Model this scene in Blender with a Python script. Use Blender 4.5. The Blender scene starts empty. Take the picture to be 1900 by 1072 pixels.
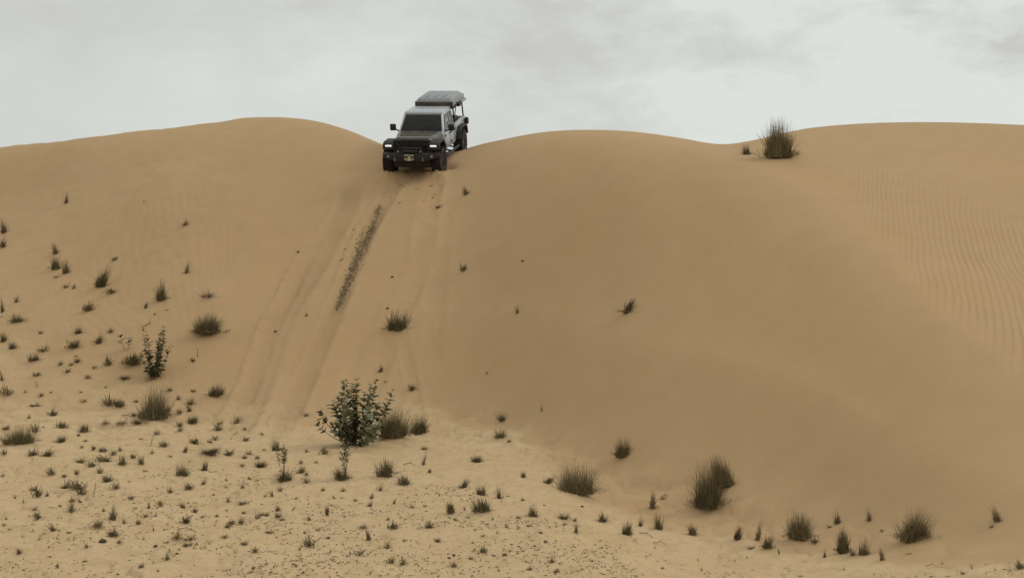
import bpy, bmesh, math, random
import numpy as np
from mathutils import Vector, Matrix

SC = bpy.context.scene
COL = SC.collection
F = 2610.0            # focal length in photograph pixels (1900 wide)
U0, V0 = 950.0, 500.0 # principal column and the true horizon row
HC = 4.0              # eye height above the gravel plain

# ------------------------------------------------------------------ helpers
def tag(o, label=None, cat=None, group=None, kind=None):
    if label: o['label'] = label
    if cat: o['category'] = cat
    if group: o['group'] = group
    if kind: o['kind'] = kind
    return o

def empty(name, loc=(0, 0, 0), rot=(0, 0, 0)):
    o = bpy.data.objects.new(name, None)
    COL.objects.link(o)
    o.location = loc; o.rotation_euler = rot
    o.empty_display_size = 0.2
    return o

def link_mesh(name, me, mat=None, parent=None):
    if mat is not None and not me.materials: me.materials.append(mat)
    o = bpy.data.objects.new(name, me)
    COL.objects.link(o)
    if parent is not None: o.parent = parent
    return o

def smooth(e0, e1, x):
    t = np.clip((x - e0) / (e1 - e0), 0, 1)
    return t * t * (3 - 2 * t)

def _h(ix, iy, seed):
    n = (ix.astype(np.int64) * 374761393 + iy.astype(np.int64) * 668265263 + seed * 2147483647) & 0xffffffff
    n = ((n ^ (n >> 13)) * 1274126177) & 0xffffffff
    n = n ^ (n >> 16)
    return (n & 0xffff) / 32767.5 - 1.0

def vnoise(x, y, seed=0):
    x0 = np.floor(x); y0 = np.floor(y)
    fx = x - x0; fy = y - y0
    fx = fx * fx * fx * (fx * (fx * 6 - 15) + 10); fy = fy * fy * fy * (fy * (fy * 6 - 15) + 10)
    a = _h(x0, y0, seed); b = _h(x0 + 1, y0, seed); c = _h(x0, y0 + 1, seed); d = _h(x0 + 1, y0 + 1, seed)
    return (a * (1 - fx) + b * fx) * (1 - fy) + (c * (1 - fx) + d * fx) * fy

def fbm(x, y, seed=0, o=3):
    s = 0; a = 1.0
    for k in range(o):
        s = s + a * vnoise(x * 2 ** k + 13.7 * k, y * 2 ** k - 7.1 * k, seed + k); a *= 0.5
    return s

def hermite(K, Z, d):
    """monotone cubic through per-point knots K[...,k] -> Z[...,k], evaluated at d"""
    h = np.diff(K, axis=-1); m = np.diff(Z, axis=-1) / h
    t = np.zeros_like(Z)
    a, b = m[..., :-1], m[..., 1:]
    w1 = 2 * h[..., 1:] + h[..., :-1]; w2 = h[..., 1:] + 2 * h[..., :-1]
    ok = a * b > 0
    with np.errstate(divide='ignore', invalid='ignore'):
        hm = (w1 + w2) / (w1 / np.where(ok, a, 1) + w2 / np.where(ok, b, 1))
    t[..., 1:-1] = np.where(ok, hm, 0)
    t[..., 0] = m[..., 0]; t[..., -1] = m[..., -1]
    i = np.clip((d[..., None] >= K).sum(-1) - 1, 0, K.shape[-1] - 2)
    g = lambda A: np.take_along_axis(A, i[..., None], -1)[..., 0]
    g1 = lambda A: np.take_along_axis(A, (i + 1)[..., None], -1)[..., 0]
    hh = g(h); s = np.clip((d - g(K)) / hh, 0, 1)
    s2 = s * s; s3 = s2 * s
    return g(Z) * (2 * s3 - 3 * s2 + 1) + hh * g(t) * (s3 - 2 * s2 + s) + g1(Z) * (-2 * s3 + 3 * s2) + hh * g1(t) * (s3 - s2)

# ------------------------------------------------------------------ terrain
# per viewing direction: where the slope starts, a middle point, the brink of the slip face and the skyline crest
TAB = np.array([
 # u     vf    df    vb    db    vc     dc
 (-900, 830, 31.6, 430, 60.0, 330.0, 70.0),
 (-300, 812, 33.4, 400, 58.5, 296.0, 67.0),
 (0,    800, 34.5, 380, 57.0, 271.5, 65.0),
 (100,  800, 34.6, 362, 55.0, 262.0, 63.5),
 (200,  800, 34.7, 340, 53.0, 249.5, 62.0),
 (300,  797, 34.9, 318, 51.5, 236.5, 60.8),
 (400,  793, 35.2, 298, 51.0, 224.5, 59.8),
 (480,  790, 35.3, 280, 51.0, 218.5, 59.0),
 (540,  790, 35.3, 269, 50.8, 219.0, 57.8),
 (600,  790, 35.2, 262, 50.5, 228.0, 56.2),
 (650,  790, 35.2, 263, 50.0, 243.0, 54.5),
 (700,  791, 35.1, 273, 49.2, 264.0, 51.8),
 (760,  795, 34.8, 291, 48.6, 284.0, 50.2),
 (830,  803, 34.2, 293, 48.4, 284.0, 50.2),
 (870,  808, 33.6, 282, 48.0, 273.0, 50.4),
 (930,  822, 32.2, 268, 46.8, 259.5, 50.0),
 (1000, 850, 30.3, 254, 45.6, 246, 49.0),
 (1050, 878, 29.0, 250, 44.5, 241.5, 47.8),
 (1100, 905, 27.9, 248, 43.5, 241, 46.8),
 (1180, 945, 26.2, 253, 41.9, 245, 46.4),
 (1260, 975, 25.0, 272, 40.3, 256, 46.4),
 (1340, 995, 24.0, 288, 38.7, 268, 45.6),
 (1420, 1010, 23.1, 308, 37.0, 256, 46.4),
 (1480, 1020, 22.5, 335, 35.5, 242, 47.6),
 (1560, 1028, 21.7, 390, 33.2, 232, 49.6),
 (1640, 1035, 20.9, 463, 30.7, 227.5, 51),
 (1720, 1042, 20.2, 545, 28.3, 227, 52),
 (1900, 1052, 18.9, 690, 24.5, 232, 54),
 (2150, 1062, 18.3, 790, 21.8, 245.0, 55.5),
 (2800, 1075, 17.8, 860, 20.3, 290.0, 57.0),
], float)

def _spline(x, y, u):
    h = np.diff(x); m = np.diff(y) / h
    t = np.zeros_like(y); t[0] = m[0]; t[-1] = m[-1]
    t[1:-1] = (m[:-1] * h[1:] + m[1:] * h[:-1]) / (h[1:] + h[:-1])
    i = np.clip(np.searchsorted(x, u) - 1, 0, len(x) - 2)
    s = np.clip((u - x[i]) / h[i], 0, 1); s2 = s * s; s3 = s2 * s
    return y[i] * (2*s3 - 3*s2 + 1) + h[i]*t[i]*(s3 - 2*s2 + s) + y[i+1]*(-2*s3 + 3*s2) + h[i]*t[i+1]*(s3 - s2)

DU = np.arange(-900, 2801, 5.0)
def _dense():
    g = lambda c: _spline(TAB[:, 0], TAB[:, c], DU)
    vf, df, vb, db, vc, dc = (g(c) for c in range(1, 7))
    zz = lambda v, d: HC - (v - V0) / F * d
    out = []
    for a, sg in ((df, 55), (zz(vf, df), 55), (db, 60), (zz(vb, db), 55), (dc, 40), (vc, 9)):
        k = np.exp(-.5 * (np.arange(-60, 61) * 5.0 / sg) ** 2); k /= k.sum()
        p = np.concatenate([a[0] + (a[1] - a[0]) * np.arange(-60, 0), a, a[-1] + (a[-1] - a[-2]) * np.arange(1, 61)])
        out.append(np.convolve(p, k, 'valid'))
    return out
DENSE = _dense()
def _interp(u, c): return np.interp(u, DU, DENSE[c])

def column(X, Y):
    r = np.hypot(X, Y); az = np.arctan2(X, Y)
    azc = np.clip(az, -0.62, 0.6)
    u = U0 + F * np.tan(azc)
    d = r * np.cos(azc)
    return u, d, az

def base_z(X, Y):
    u, d, az = column(X, Y)
    df, zf, db, zb, dc, vc = (_interp(u, c) for c in range(6))
    zc = HC - (vc - V0) / F * dc
    dm = df + .38 * (db - df); zm = zf + .365 * (zb - zf)
    z0 = np.zeros_like(d)
    K = np.stack([z0 - 1, df - 10, df - 1.4, df + .3, dm, db, dc, dc + 5, dc + 18, dc + 50, dc + 120, dc + 5000], -1)
    Z = np.stack([z0, z0 + .0, zf * .92, zf + .12, zm, zb, zc, zc - .45, zc - 3.6, zc - 7, z0 - 1., z0 - 8.], -1)
    z = hermite(K, Z, np.maximum(d, 0))
    w = 1 - smooth(1.15, 2.0, np.abs(az))
    return z * w, u, d, df, db, dc, w

def _fit_crest():
    """lower the crest until the outline seen along each direction has the wanted height"""
    want = DENSE[5].copy()
    u = DU[(DU > -500) & (DU < 2500)]; ok = (DU > -500) & (DU < 2500)
    d = np.arange(30, 72, .2)
    U, D = np.meshgrid(u, d, indexing='ij')
    for _ in range(6):
        z = base_z((U - U0) / F * D, D)[0]
        seen = (V0 - (z - HC) / D * F).min(1)
        DENSE[5][ok] += .8 * (want[ok] - seen)
_fit_crest()

PATHS = []      # wheel tracks: (points Nx2, width, depth, berm)
MOUNDS = []     # (x, y, radius, height)
PILES = []     # sand pushed up round the tyres
PADS = []       # (x, y, z, radius)

def seg_dist(X, Y, P):
    best = np.full(X.shape, 1e9); tt = np.zeros(X.shape); sd = np.zeros(X.shape)
    n = len(P) - 1
    for i in range(n):
        ax, ay = P[i]; bx, by = P[i + 1]
        L2 = (bx - ax) ** 2 + (by - ay) ** 2
        t = np.clip(((X - ax) * (bx - ax) + (Y - ay) * (by - ay)) / L2, 0, 1)
        dx = X - (ax + t * (bx - ax)); dy = Y - (ay + t * (by - ay))
        dd = np.hypot(dx, dy)
        m = dd < best
        best = np.where(m, dd, best); tt = np.where(m, (i + t) / n, tt)
        sd = np.where(m, np.sign((bx - ax) * dy - (by - ay) * dx), sd)
    return best, tt, sd

def full_z(X, Y, attrs=False):
    z, u, d, df, db, dc, w = base_z(X, Y)
    s = (d - df) / (db - df)
    plain = 1 - smooth(-.12, .10 + .38 * (1 - smooth(250, 620, u)), s + .10 * vnoise(X * .35, Y * .35, 5) + .03 * vnoise(X * 1.4, Y * 1.4, 6))
    left = 1 - smooth(330, 560, u)
    leftup = left * smooth(-.1, .2, s)
    right = smooth(1440, 1600, u)
    near = np.minimum(1, np.exp(-((d - 35) / 40) ** 2) * 1.4)
    foot = np.exp(-((s - .02) / .09) ** 2) * (1 - right * .6)
    # broad undulation
    z = z + .10 * fbm(X * .22, Y * .22, 11, 2) * (leftup * .9 + plain * .55 + .12)
    z = z + .060 * fbm(X * .9, Y * .9, 21, 3) * np.clip(leftup * .45 + plain * .55 + foot * 1.1 + .04, 0, 1.2)
    z = z + .032 * fbm(X * 2.3, Y * 3.1, 31, 2) * np.clip(plain * 1.0 + leftup * .25 + foot, 0, 1.2) * near
    tr = np.abs(vnoise(X * 1.9 + .4 * vnoise(X * 4, Y * 4, 34), Y * 1.5, 33))
    z = z - .065 * np.exp(-(tr / .24) ** 2) * np.clip(plain * (.4 + .6 * left) + foot * .5, 0, 1) * near
    z = z + .007 * fbm(X * 9., Y * 9., 41, 2) * plain * near
    # faint avalanche tongues down the slip face
    z = z + .022 * vnoise((X + .25 * Y) * 1.1 + .4 * vnoise(X * .5, Y * .3, 57), (Y - .25 * X) * .16, 56) * smooth(.02, .2, s) * (1 - smooth(.8, 1.0, s)) * (1 - leftup * .6)
    # collapsed lobes of sand along the foot of the slip face
    lob = vnoise(X * 1.1 + .5 * vnoise(X * 2, Y * 2, 3), Y * 1.7, 51)
    z = z + .13 * np.abs(lob) * foot * (1 - left * .4)
    # wind ripples: the wind-shaped flank on the one side, traces on the other
    up = smooth(-.12, .22, (d - db) / 8.0 + .10 * vnoise(X * .35, Y * .35, 61))
    fade = 1 - smooth(.22, .46, (d - db) / (dc - db))
    patch = smooth(-.55, .15, fbm(X * .22 + 3, Y * .12, 62, 2) + .25)
    rip_r = smooth(1500, 1680, u) * up * fade * patch
    ph = (X - .27 * Y + .22 * vnoise(X * .5, Y * .22, 63) + .07 * vnoise(X * 1.6, Y * .6, 64)) / .138
    saw = np.sin(2 * np.pi * ph + .55 * np.sin(2 * np.pi * ph))
    z = z + .0120 * saw * rip_r * (.85 + .45 * vnoise(X * 2.2, Y * .8, 65))
    rip_l = left * smooth(.1, .3, s) * smooth(.0, .5, fbm(X * .16 + 9, Y * .13, 71, 2)) * (1 - smooth(.9, 1.2, s))
    ph2 = (X * .96 + .28 * Y + .45 * vnoise(X * .5, Y * .35, 72) + .12 * vnoise(X * 1.5, Y * 1.1, 73)) / .30
    z = z + 0.0045 * np.sin(2 * np.pi * ph2 + .5 * np.sin(2 * np.pi * ph2)) * rip_l
    ph3 = (X * .8 + .6 * Y + .3 * vnoise(X * .6, Y * .6, 74)) / .26
    rip_p = left * (1 - smooth(.1, .35, s)) * smooth(.0, .5, fbm(X * .3, Y * .3, 75, 2))
    z = z + .0045 * np.sin(2 * np.pi * ph3) * rip_p
    moist = np.zeros_like(z)
    sel = (u > 380) & (u < 900) & (d > 28) & (d < 53)
    if sel.any() and PATHS:
        xs, ys = X[sel], Y[sel]; dz = np.zeros(xs.shape); mo = np.zeros(xs.shape)
        for P, wd, dep, berm in PATHS:
            r, t, sd = seg_dist(xs + .015 * vnoise(xs * 1.7, ys * 1.7, 84), ys, P)
            e = smooth(0, .06, t) * (1 - smooth(.9, 1, t)) * (.8 + .35 * vnoise(xs * 1.3, ys * 1.3, 81))
            q = r / wd
            dz += e * (-.8 * dep * np.exp(-(q / 1.05) ** 4) + berm * np.exp(-((q - 1.5) / .45) ** 2) * (1 + .5 * vnoise(xs * 5, ys * 5, 82)))
            dz += e * .012 * vnoise(xs * 7, ys * 7, 83) * np.exp(-q ** 2)
            mo = np.maximum(mo, e * np.exp(-(q / 1.05) ** 4) * ((.36 if dep > .08 else 0.) if dep > 0 else 1.0))
        z[sel] += dz; moist[sel] = mo
    for (mx, my, mr, mh) in MOUNDS:
        sel = (np.abs(X - mx) < 3.2 * mr) & (np.abs(Y - my) < 2.4 * mr)
        if sel.any():
            ex = X[sel] - mx; ey = Y[sel] - my
            sx = np.where(ex < 0, mr * 1.45, mr)      # sand tails trail on the lee side
            z[sel] += mh * np.exp(-(ex / sx) ** 2 - (ey / mr) ** 2)
    for (px, py, pz, pr) in PADS:
        sel = (np.abs(X - px) < 3 * pr) & (np.abs(Y - py) < 3 * pr)
        if sel.any():
            r = np.hypot(X[sel] - px, Y[sel] - py)
            wgt = np.exp(-(r / pr) ** 4)
            z[sel] = z[sel] * (1 - wgt) + pz * wgt
    for (px, py, pr, ph_) in PILES:
        sel = (np.abs(X - px) < 3 * pr) & (np.abs(Y - py) < 3 * pr)
        if sel.any():
            z[sel] += ph_ * np.exp(-((X[sel] - px) ** 2 + (Y[sel] - py) ** 2) / pr ** 2) * (1 + .5 * vnoise(X[sel] * 9, Y[sel] * 9, 95))
    if attrs:
        return z, plain * w + (1 - w), moist, np.maximum(rip_r, rip_l)
    return z

def z_at(x, y):
    return float(full_z(np.array([float(x)]), np.array([float(y)]))[0])

def at(u, v, dmin=8.0, dmax=72.0):
    """the sand point seen in the photograph at pixel (u, v)"""
    d = np.arange(dmin, dmax, .02)
    X = (u - U0) / F * d
    zt = full_z(X, d)
    zr = HC - (v - V0) / F * d
    i = int(np.argmax(zt >= zr))
    if zt[i] < zr[i]:
        i = int(np.argmax(zt - zr))
    return Vector((X[i], d[i], zt[i]))

# wheel tracks down the slip face -----------------------------------------
def track(pts, wd, dep, berm):
    P = np.array([tuple(at(*p))[:2] for p in pts])
    for _ in range(2):                                    # round the corners off
        a, b = P[:-1], P[1:]
        P = np.concatenate([P[:1], np.stack([a * .75 + b * .25, a * .25 + b * .75], 1).reshape(-1, 2), P[-1:]])
    return (P, wd, dep, berm)
_tr = [
 track([(742, 335), (716, 372), (700, 400), (668, 456), (632, 555), (604, 619), (580, 676), (545, 748), (505, 815)], .24, .11, .04),
 track([(662, 345), (632, 406), (597, 470), (562, 530), (508, 619), (488, 690), (462, 752), (430, 810)], .33, .10, .04),
 track([(806, 340), (792, 395), (781, 498), (752, 562), (721, 637), (700, 690), (684, 735)], .27, .06, .025),
 track([(590, 440), (556, 500), (528, 560), (500, 610), (478, 676), (448, 745), (412, 800)], .22, .03, .05),
 track([(745, 610), (753, 660), (768, 715), (778, 770)], .13, .04, .014),
 track([(822, 400), (812, 500), (806, 600), (798, 690)], .25, .03, .012),
 track([(706, 379), (693, 420), (672, 458), (652, 510), (632, 558), (620, 585)], .20, .0, .0),
 track([(700, 560), (668, 640), (640, 700)], .16, .03, .01),
]
PATHS.extend(_tr)

# truck stance -------------------------------------------------------------
YAW = math.radians(-9.5)
WB = 3.49
fwd = Vector((math.sin(YAW), -math.cos(YAW), 0))
side = Vector((math.cos(YAW), math.sin(YAW), 0))
CF = at(771, 321)
PITCH = math.radians(15.0)
SINK = .10
truck_rot = Matrix.Rotation(YAW, 4, 'Z') @ Matrix.Rotation(math.radians(1.2), 4, 'Y') @ Matrix.Rotation(PITCH, 4, 'X')
FA = Vector((0, -1.75, 0)); RA = Vector((0, WB - 1.75, 0))
truck_loc = Vector(CF) - (truck_rot @ FA) + Vector((0, 0, -SINK + .03))
for ax in (FA, RA):
    for sx in (-.81, .81):
        p = truck_loc + truck_rot @ (ax + Vector((sx, 0, SINK)))
        PADS.append((p.x, p.y, p.z, .50))
        if ax is FA:
            for k in (-1, 0, 1):
                q = p + fwd * (.50 + .05 * k) + side * (.24 * k); PILES.append((q.x, q.y, .20, .10))
        for k in (-1, 1):
            q = p + side * (.34 * k) + fwd * .1; PILES.append((q.x, q.y, .17, .07))

# ------------------------------------------------------------------ materials
def new_mat(name):
    m = bpy.data.materials.new(name); m.use_nodes = True
    nt = m.node_tree
    return m, nt, nt.nodes['Principled BSDF'], nt.nodes, nt.links

def plain_mat(name, col, rough=.5, metal=0.0, spec=.5, nscale=None, namt=.15, bump=0.0, bscale=60):
    m, nt, b, N, L = new_mat(name)
    b.inputs['Roughness'].default_value = rough; b.inputs['Metallic'].default_value = metal
    b.inputs['Specular IOR Level'].default_value = spec
    b.inputs['Base Color'].default_value = (*col, 1)
    tc = N.new('ShaderNodeTexCoord')
    nz = N.new('ShaderNodeTexNoise'); nz.inputs['Scale'].default_value = nscale or 6; nz.inputs['Detail'].default_value = 5
    L.new(tc.outputs['Object'], nz.inputs['Vector'])
    mx = N.new('ShaderNodeMix'); mx.data_type = 'RGBA'
    mx.inputs[6].default_value = (*[c * (1 - namt) for c in col], 1)
    mx.inputs[7].default_value = (*[min(1, c * (1 + namt)) for c in col], 1)
    L.new(nz.outputs['Fac'], mx.inputs[0]); L.new(mx.outputs[2], b.inputs['Base Color'])
    if bump:
        n2 = N.new('ShaderNodeTexNoise'); n2.inputs['Scale'].default_value = bscale
        L.new(tc.outputs['Object'], n2.inputs['Vector'])
        bp = N.new('ShaderNodeBump'); bp.inputs['Strength'].default_value = bump; bp.inputs['Distance'].default_value = .01
        L.new(n2.outputs['Fac'], bp.inputs['Height']); L.new(bp.outputs['Normal'], b.inputs['Normal'])
    return m

def dusty_mat(name, col, rough, metal=0., dust=(.34, .25, .15), amt=.35):
    """a vehicle surface with desert dust clinging to it in patches"""
    m, nt, b, N, L = new_mat(name)
    b.inputs['Metallic'].default_value = metal
    tc = N.new('ShaderNodeTexCoord')
    nz = N.new('ShaderNodeTexNoise'); nz.inputs['Scale'].default_value = 3.2; nz.inputs['Detail'].default_value = 8; nz.inputs['Roughness'].default_value = .65
    L.new(tc.outputs['Object'], nz.inputs['Vector'])
    rp = N.new('ShaderNodeMapRange'); rp.inputs['From Min'].default_value = .42; rp.inputs['From Max'].default_value = .75; rp.inputs['To Max'].default_value = amt
    L.new(nz.outputs['Fac'], rp.inputs['Value'])
    mx = N.new('ShaderNodeMix'); mx.data_type = 'RGBA'
    mx.inputs[6].default_value = (*col, 1); mx.inputs[7].default_value = (*dust, 1)
    L.new(rp.outputs['Result'], mx.inputs[0]); L.new(mx.outputs[2], b.inputs['Base Color'])
    r2 = N.new('ShaderNodeMapRange'); r2.inputs['To Min'].default_value = rough; r2.inputs['To Max'].default_value = min(1, rough + .5)
    L.new(rp.outputs['Result'], r2.inputs['Value']); L.new(r2.outputs['Result'], b.inputs['Roughness'])
    return m

def attr_mat(name, rough=.75, spec=.25, trans=0.0, vary=.25):
    """plant tissue: the colour each blade or leaf has, from its own attribute"""
    m, nt, b, N, L = new_mat(name)
    b.inputs['Roughness'].default_value = rough; b.inputs['Specular IOR Level'].default_value = spec
    a = N.new('ShaderNodeAttribute'); a.attribute_name = 'tone'
    tc = N.new('ShaderNodeTexCoord')
    nz = N.new('ShaderNodeTexNoise'); nz.inputs['Scale'].default_value = 14
    L.new(tc.outputs['Object'], nz.inputs['Vector'])
    mr = N.new('ShaderNodeMapRange'); mr.inputs['To Min'].default_value = 1 - vary; mr.inputs['To Max'].default_value = 1 + vary
    L.new(nz.outputs['Fac'], mr.inputs['Value'])
    vm = N.new('ShaderNodeVectorMath'); vm.operation = 'SCALE'
    L.new(a.outputs['Color'], vm.inputs[0]); L.new(mr.outputs['Result'], vm.inputs['Scale'])
    L.new(vm.outputs['Vector'], b.inputs['Base Color'])
    return m

def sand_mat():
    m, nt, b, N, L = new_mat('sand')
    b.inputs['Roughness'].default_value = .95; b.inputs['Specular IOR Level'].default_value = .12
    tc = N.new('ShaderNodeTexCoord'); P = tc.outputs['Object']
    def noise(sc, det=3, rough=.5):
        n = N.new('ShaderNodeTexNoise'); n.inputs['Scale'].default_value = sc; n.inputs['Detail'].default_value = det
        n.inputs['Roughness'].default_value = rough; L.new(P, n.inputs['Vector']); return n.outputs['Fac']
    def ramp(v, a, c, lo=0., hi=1.):
        r = N.new('ShaderNodeMapRange'); r.inputs['From Min'].default_value = a; r.inputs['From Max'].default_value = c
        r.inputs['To Min'].default_value = lo; r.inputs['To Max'].default_value = hi; L.new(v, r.inputs['Value']); return r.outputs['Result']
    def mix(f, A, B):
        x = N.new('ShaderNodeMix'); x.data_type = 'RGBA'
        L.new(f, x.inputs[0])
        for k, c in ((6, A), (7, B)):
            if isinstance(c, tuple): x.inputs[k].default_value = (*c, 1)
            else: L.new(c, x.inputs[k])
        return x.outputs[2]
    def math2(op, a, c):
        q = N.new('ShaderNodeMath'); q.operation = op
        for k, s in enumerate((a, c)):
            if isinstance(s, (int, float)): q.inputs[k].default_value = s
            else: L.new(s, q.inputs[k])
        return q.outputs[0]
    pl = N.new('ShaderNodeAttribute'); pl.attribute_name = 'plain'
    mo = N.new('ShaderNodeAttribute'); mo.attribute_name = 'moist'
    dune = mix(ramp(noise(.11, 4), .35, .65), SAND_A, SAND_B)
    dune = mix(ramp(noise(1.3, 5, .6), .42, .7, 0, .38), dune, SAND_C)
    dune = mix(ramp(noise(.33, 6, .7), .48, .66, 0, .35), dune, SAND_D)
    flat = mix(ramp(noise(.5, 5, .6), .35, .68), FLAT_A, FLAT_B)
    flat = mix(ramp(noise(7, 4, .7), .48, .72, 0, .55), flat, FLAT_C)
    flat = mix(ramp(noise(2.2, 6, .7), .48, .66, 0, .55), flat, FLAT_C)
    flat = mix(ramp(noise(4.1, 6, .75), .56, .68, 0, .45), flat, (.30, .205, .108))
    pf = math2('ADD', pl.outputs['Fac'], math2('MULTIPLY', math2('SUBTRACT', noise(1.1, 4), .5), .5))
    base = mix(ramp(pf, .25, .8), dune, flat)
    # dark mineral grains and chaff
    grain = math2('MULTIPLY', ramp(noise(55, 2, .6), .60, .70), ramp(pl.outputs['Fac'], 0, 1, .10, .55))
    base = mix(grain, base, (.17, .12, .07))
    base = mix(ramp(mo.outputs['Fac'], 0, 1, 0, .55), base, (.20, .138, .072))
    hs = N.new('ShaderNodeHueSaturation'); hs.inputs['Fac'].default_value = 1
    L.new(ramp(noise(90, 3, .7), .3, .7, .90, 1.10), hs.inputs['Value']); L.new(base, hs.inputs['Color'])
    L.new(hs.outputs['Color'], b.inputs['Base Color'])
    bp = N.new('ShaderNodeBump'); bp.inputs['Distance'].default_value = .02; bp.inputs['Strength'].default_value = .5
    hgt = math2('ADD', math2('MULTIPLY', noise(26, 4, .65), ramp(pl.outputs['Fac'], 0, 1, .30, 1.0)), math2('MULTIPLY', noise(6, 4), .25))
    L.new(hgt, bp.inputs['Height']); L.new(bp.outputs['Normal'], b.inputs['Normal'])
    return m

SAND_D = (.44, .285, .138)
SAND_A, SAND_B, SAND_C = (.425, .282, .151), (.448, .301, .165), (.385, .250, .130)
FLAT_A, FLAT_B, FLAT_C = (.518, .369, .208), (.542, .394, .231), (.415, .285, .150)
M_SAND = sand_mat()
M_GRASS = attr_mat('grass_blades', .7, .2)
M_LEAF = attr_mat('milkweed_leaves', .7, .12, vary=.2)
M_STEM = plain_mat('woody_stem', (.22, .165, .095), .85, nscale=30, namt=.4)
M_CLOD = plain_mat('damp_sand_clod', (.195, .145, .078), .95, nscale=20, namt=.35)
M_SANDC = plain_mat('sand_crumbs', (.36, .24, .125), .95, nscale=20, namt=.2)
M_PEB = plain_mat('dark_chaff', (.105, .078, .043), .9, nscale=9, namt=.6)
M_BONE = plain_mat('bleached_wood', (.62, .57, .47), .7, nscale=12, namt=.15)
M_STONE = plain_mat('dark_stone', (.05, .042, .03), .9, nscale=12, namt=.4)
M_PALE = plain_mat('pale_stone', (.55, .48, .36), .9, nscale=12, namt=.2)
M_PAINT = dusty_mat('silver_paint', (.42, .45, .49), .32, .35, amt=.30)
M_PANEL = dusty_mat('matte_hood_dark', (.030, .026, .020), .75, 0, amt=.25)
M_BLACK = dusty_mat('black_plastic', (.009, .008, .007), .65, 0, amt=.05)
M_STEEL = dusty_mat('black_steel', (.007, .006, .005), .6, .0, amt=.04)
M_RUBBER = dusty_mat('tyre_rubber', (.009, .008, .007), .9, 0, amt=.10)
M_HOOD = dusty_mat('hood_dark_grey', (.13, .13, .125), .5, .2, amt=.3)  # hood set darker than the body colour
M_RIM = dusty_mat('dark_alloy', (.05, .048, .045), .4, .6, amt=.2)
M_GLASS = plain_mat('tinted_glass', (.010, .009, .007), .08, spec=.28, nscale=2)
M_TENT = dusty_mat('tent_shell', (.26, .27, .29), .5, .1, amt=.12)
M_TENTB = dusty_mat('tent_base_front_shade', (.05, .047, .04), .9, 0, amt=.25)  # for the base, and for shade painted on the lid's front wall
M_LENS = plain_mat('lamp_lens', (.30, .30, .28), .1, metal=.5)
M_MARK = plain_mat('plate_marks', (.55, .53, .47), .6)
M_TAN = plain_mat('plate_emblem', (.42, .34, .18), .6)
m, nt, b, N, L = new_mat('running_light')
b.inputs['Base Color'].default_value = (.9, .9, .85, 1); b.inputs['Emission Color'].default_value = (1, .98, .92, 1)
b.inputs['Emission Strength'].default_value = .55
M_DRL = m

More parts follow.
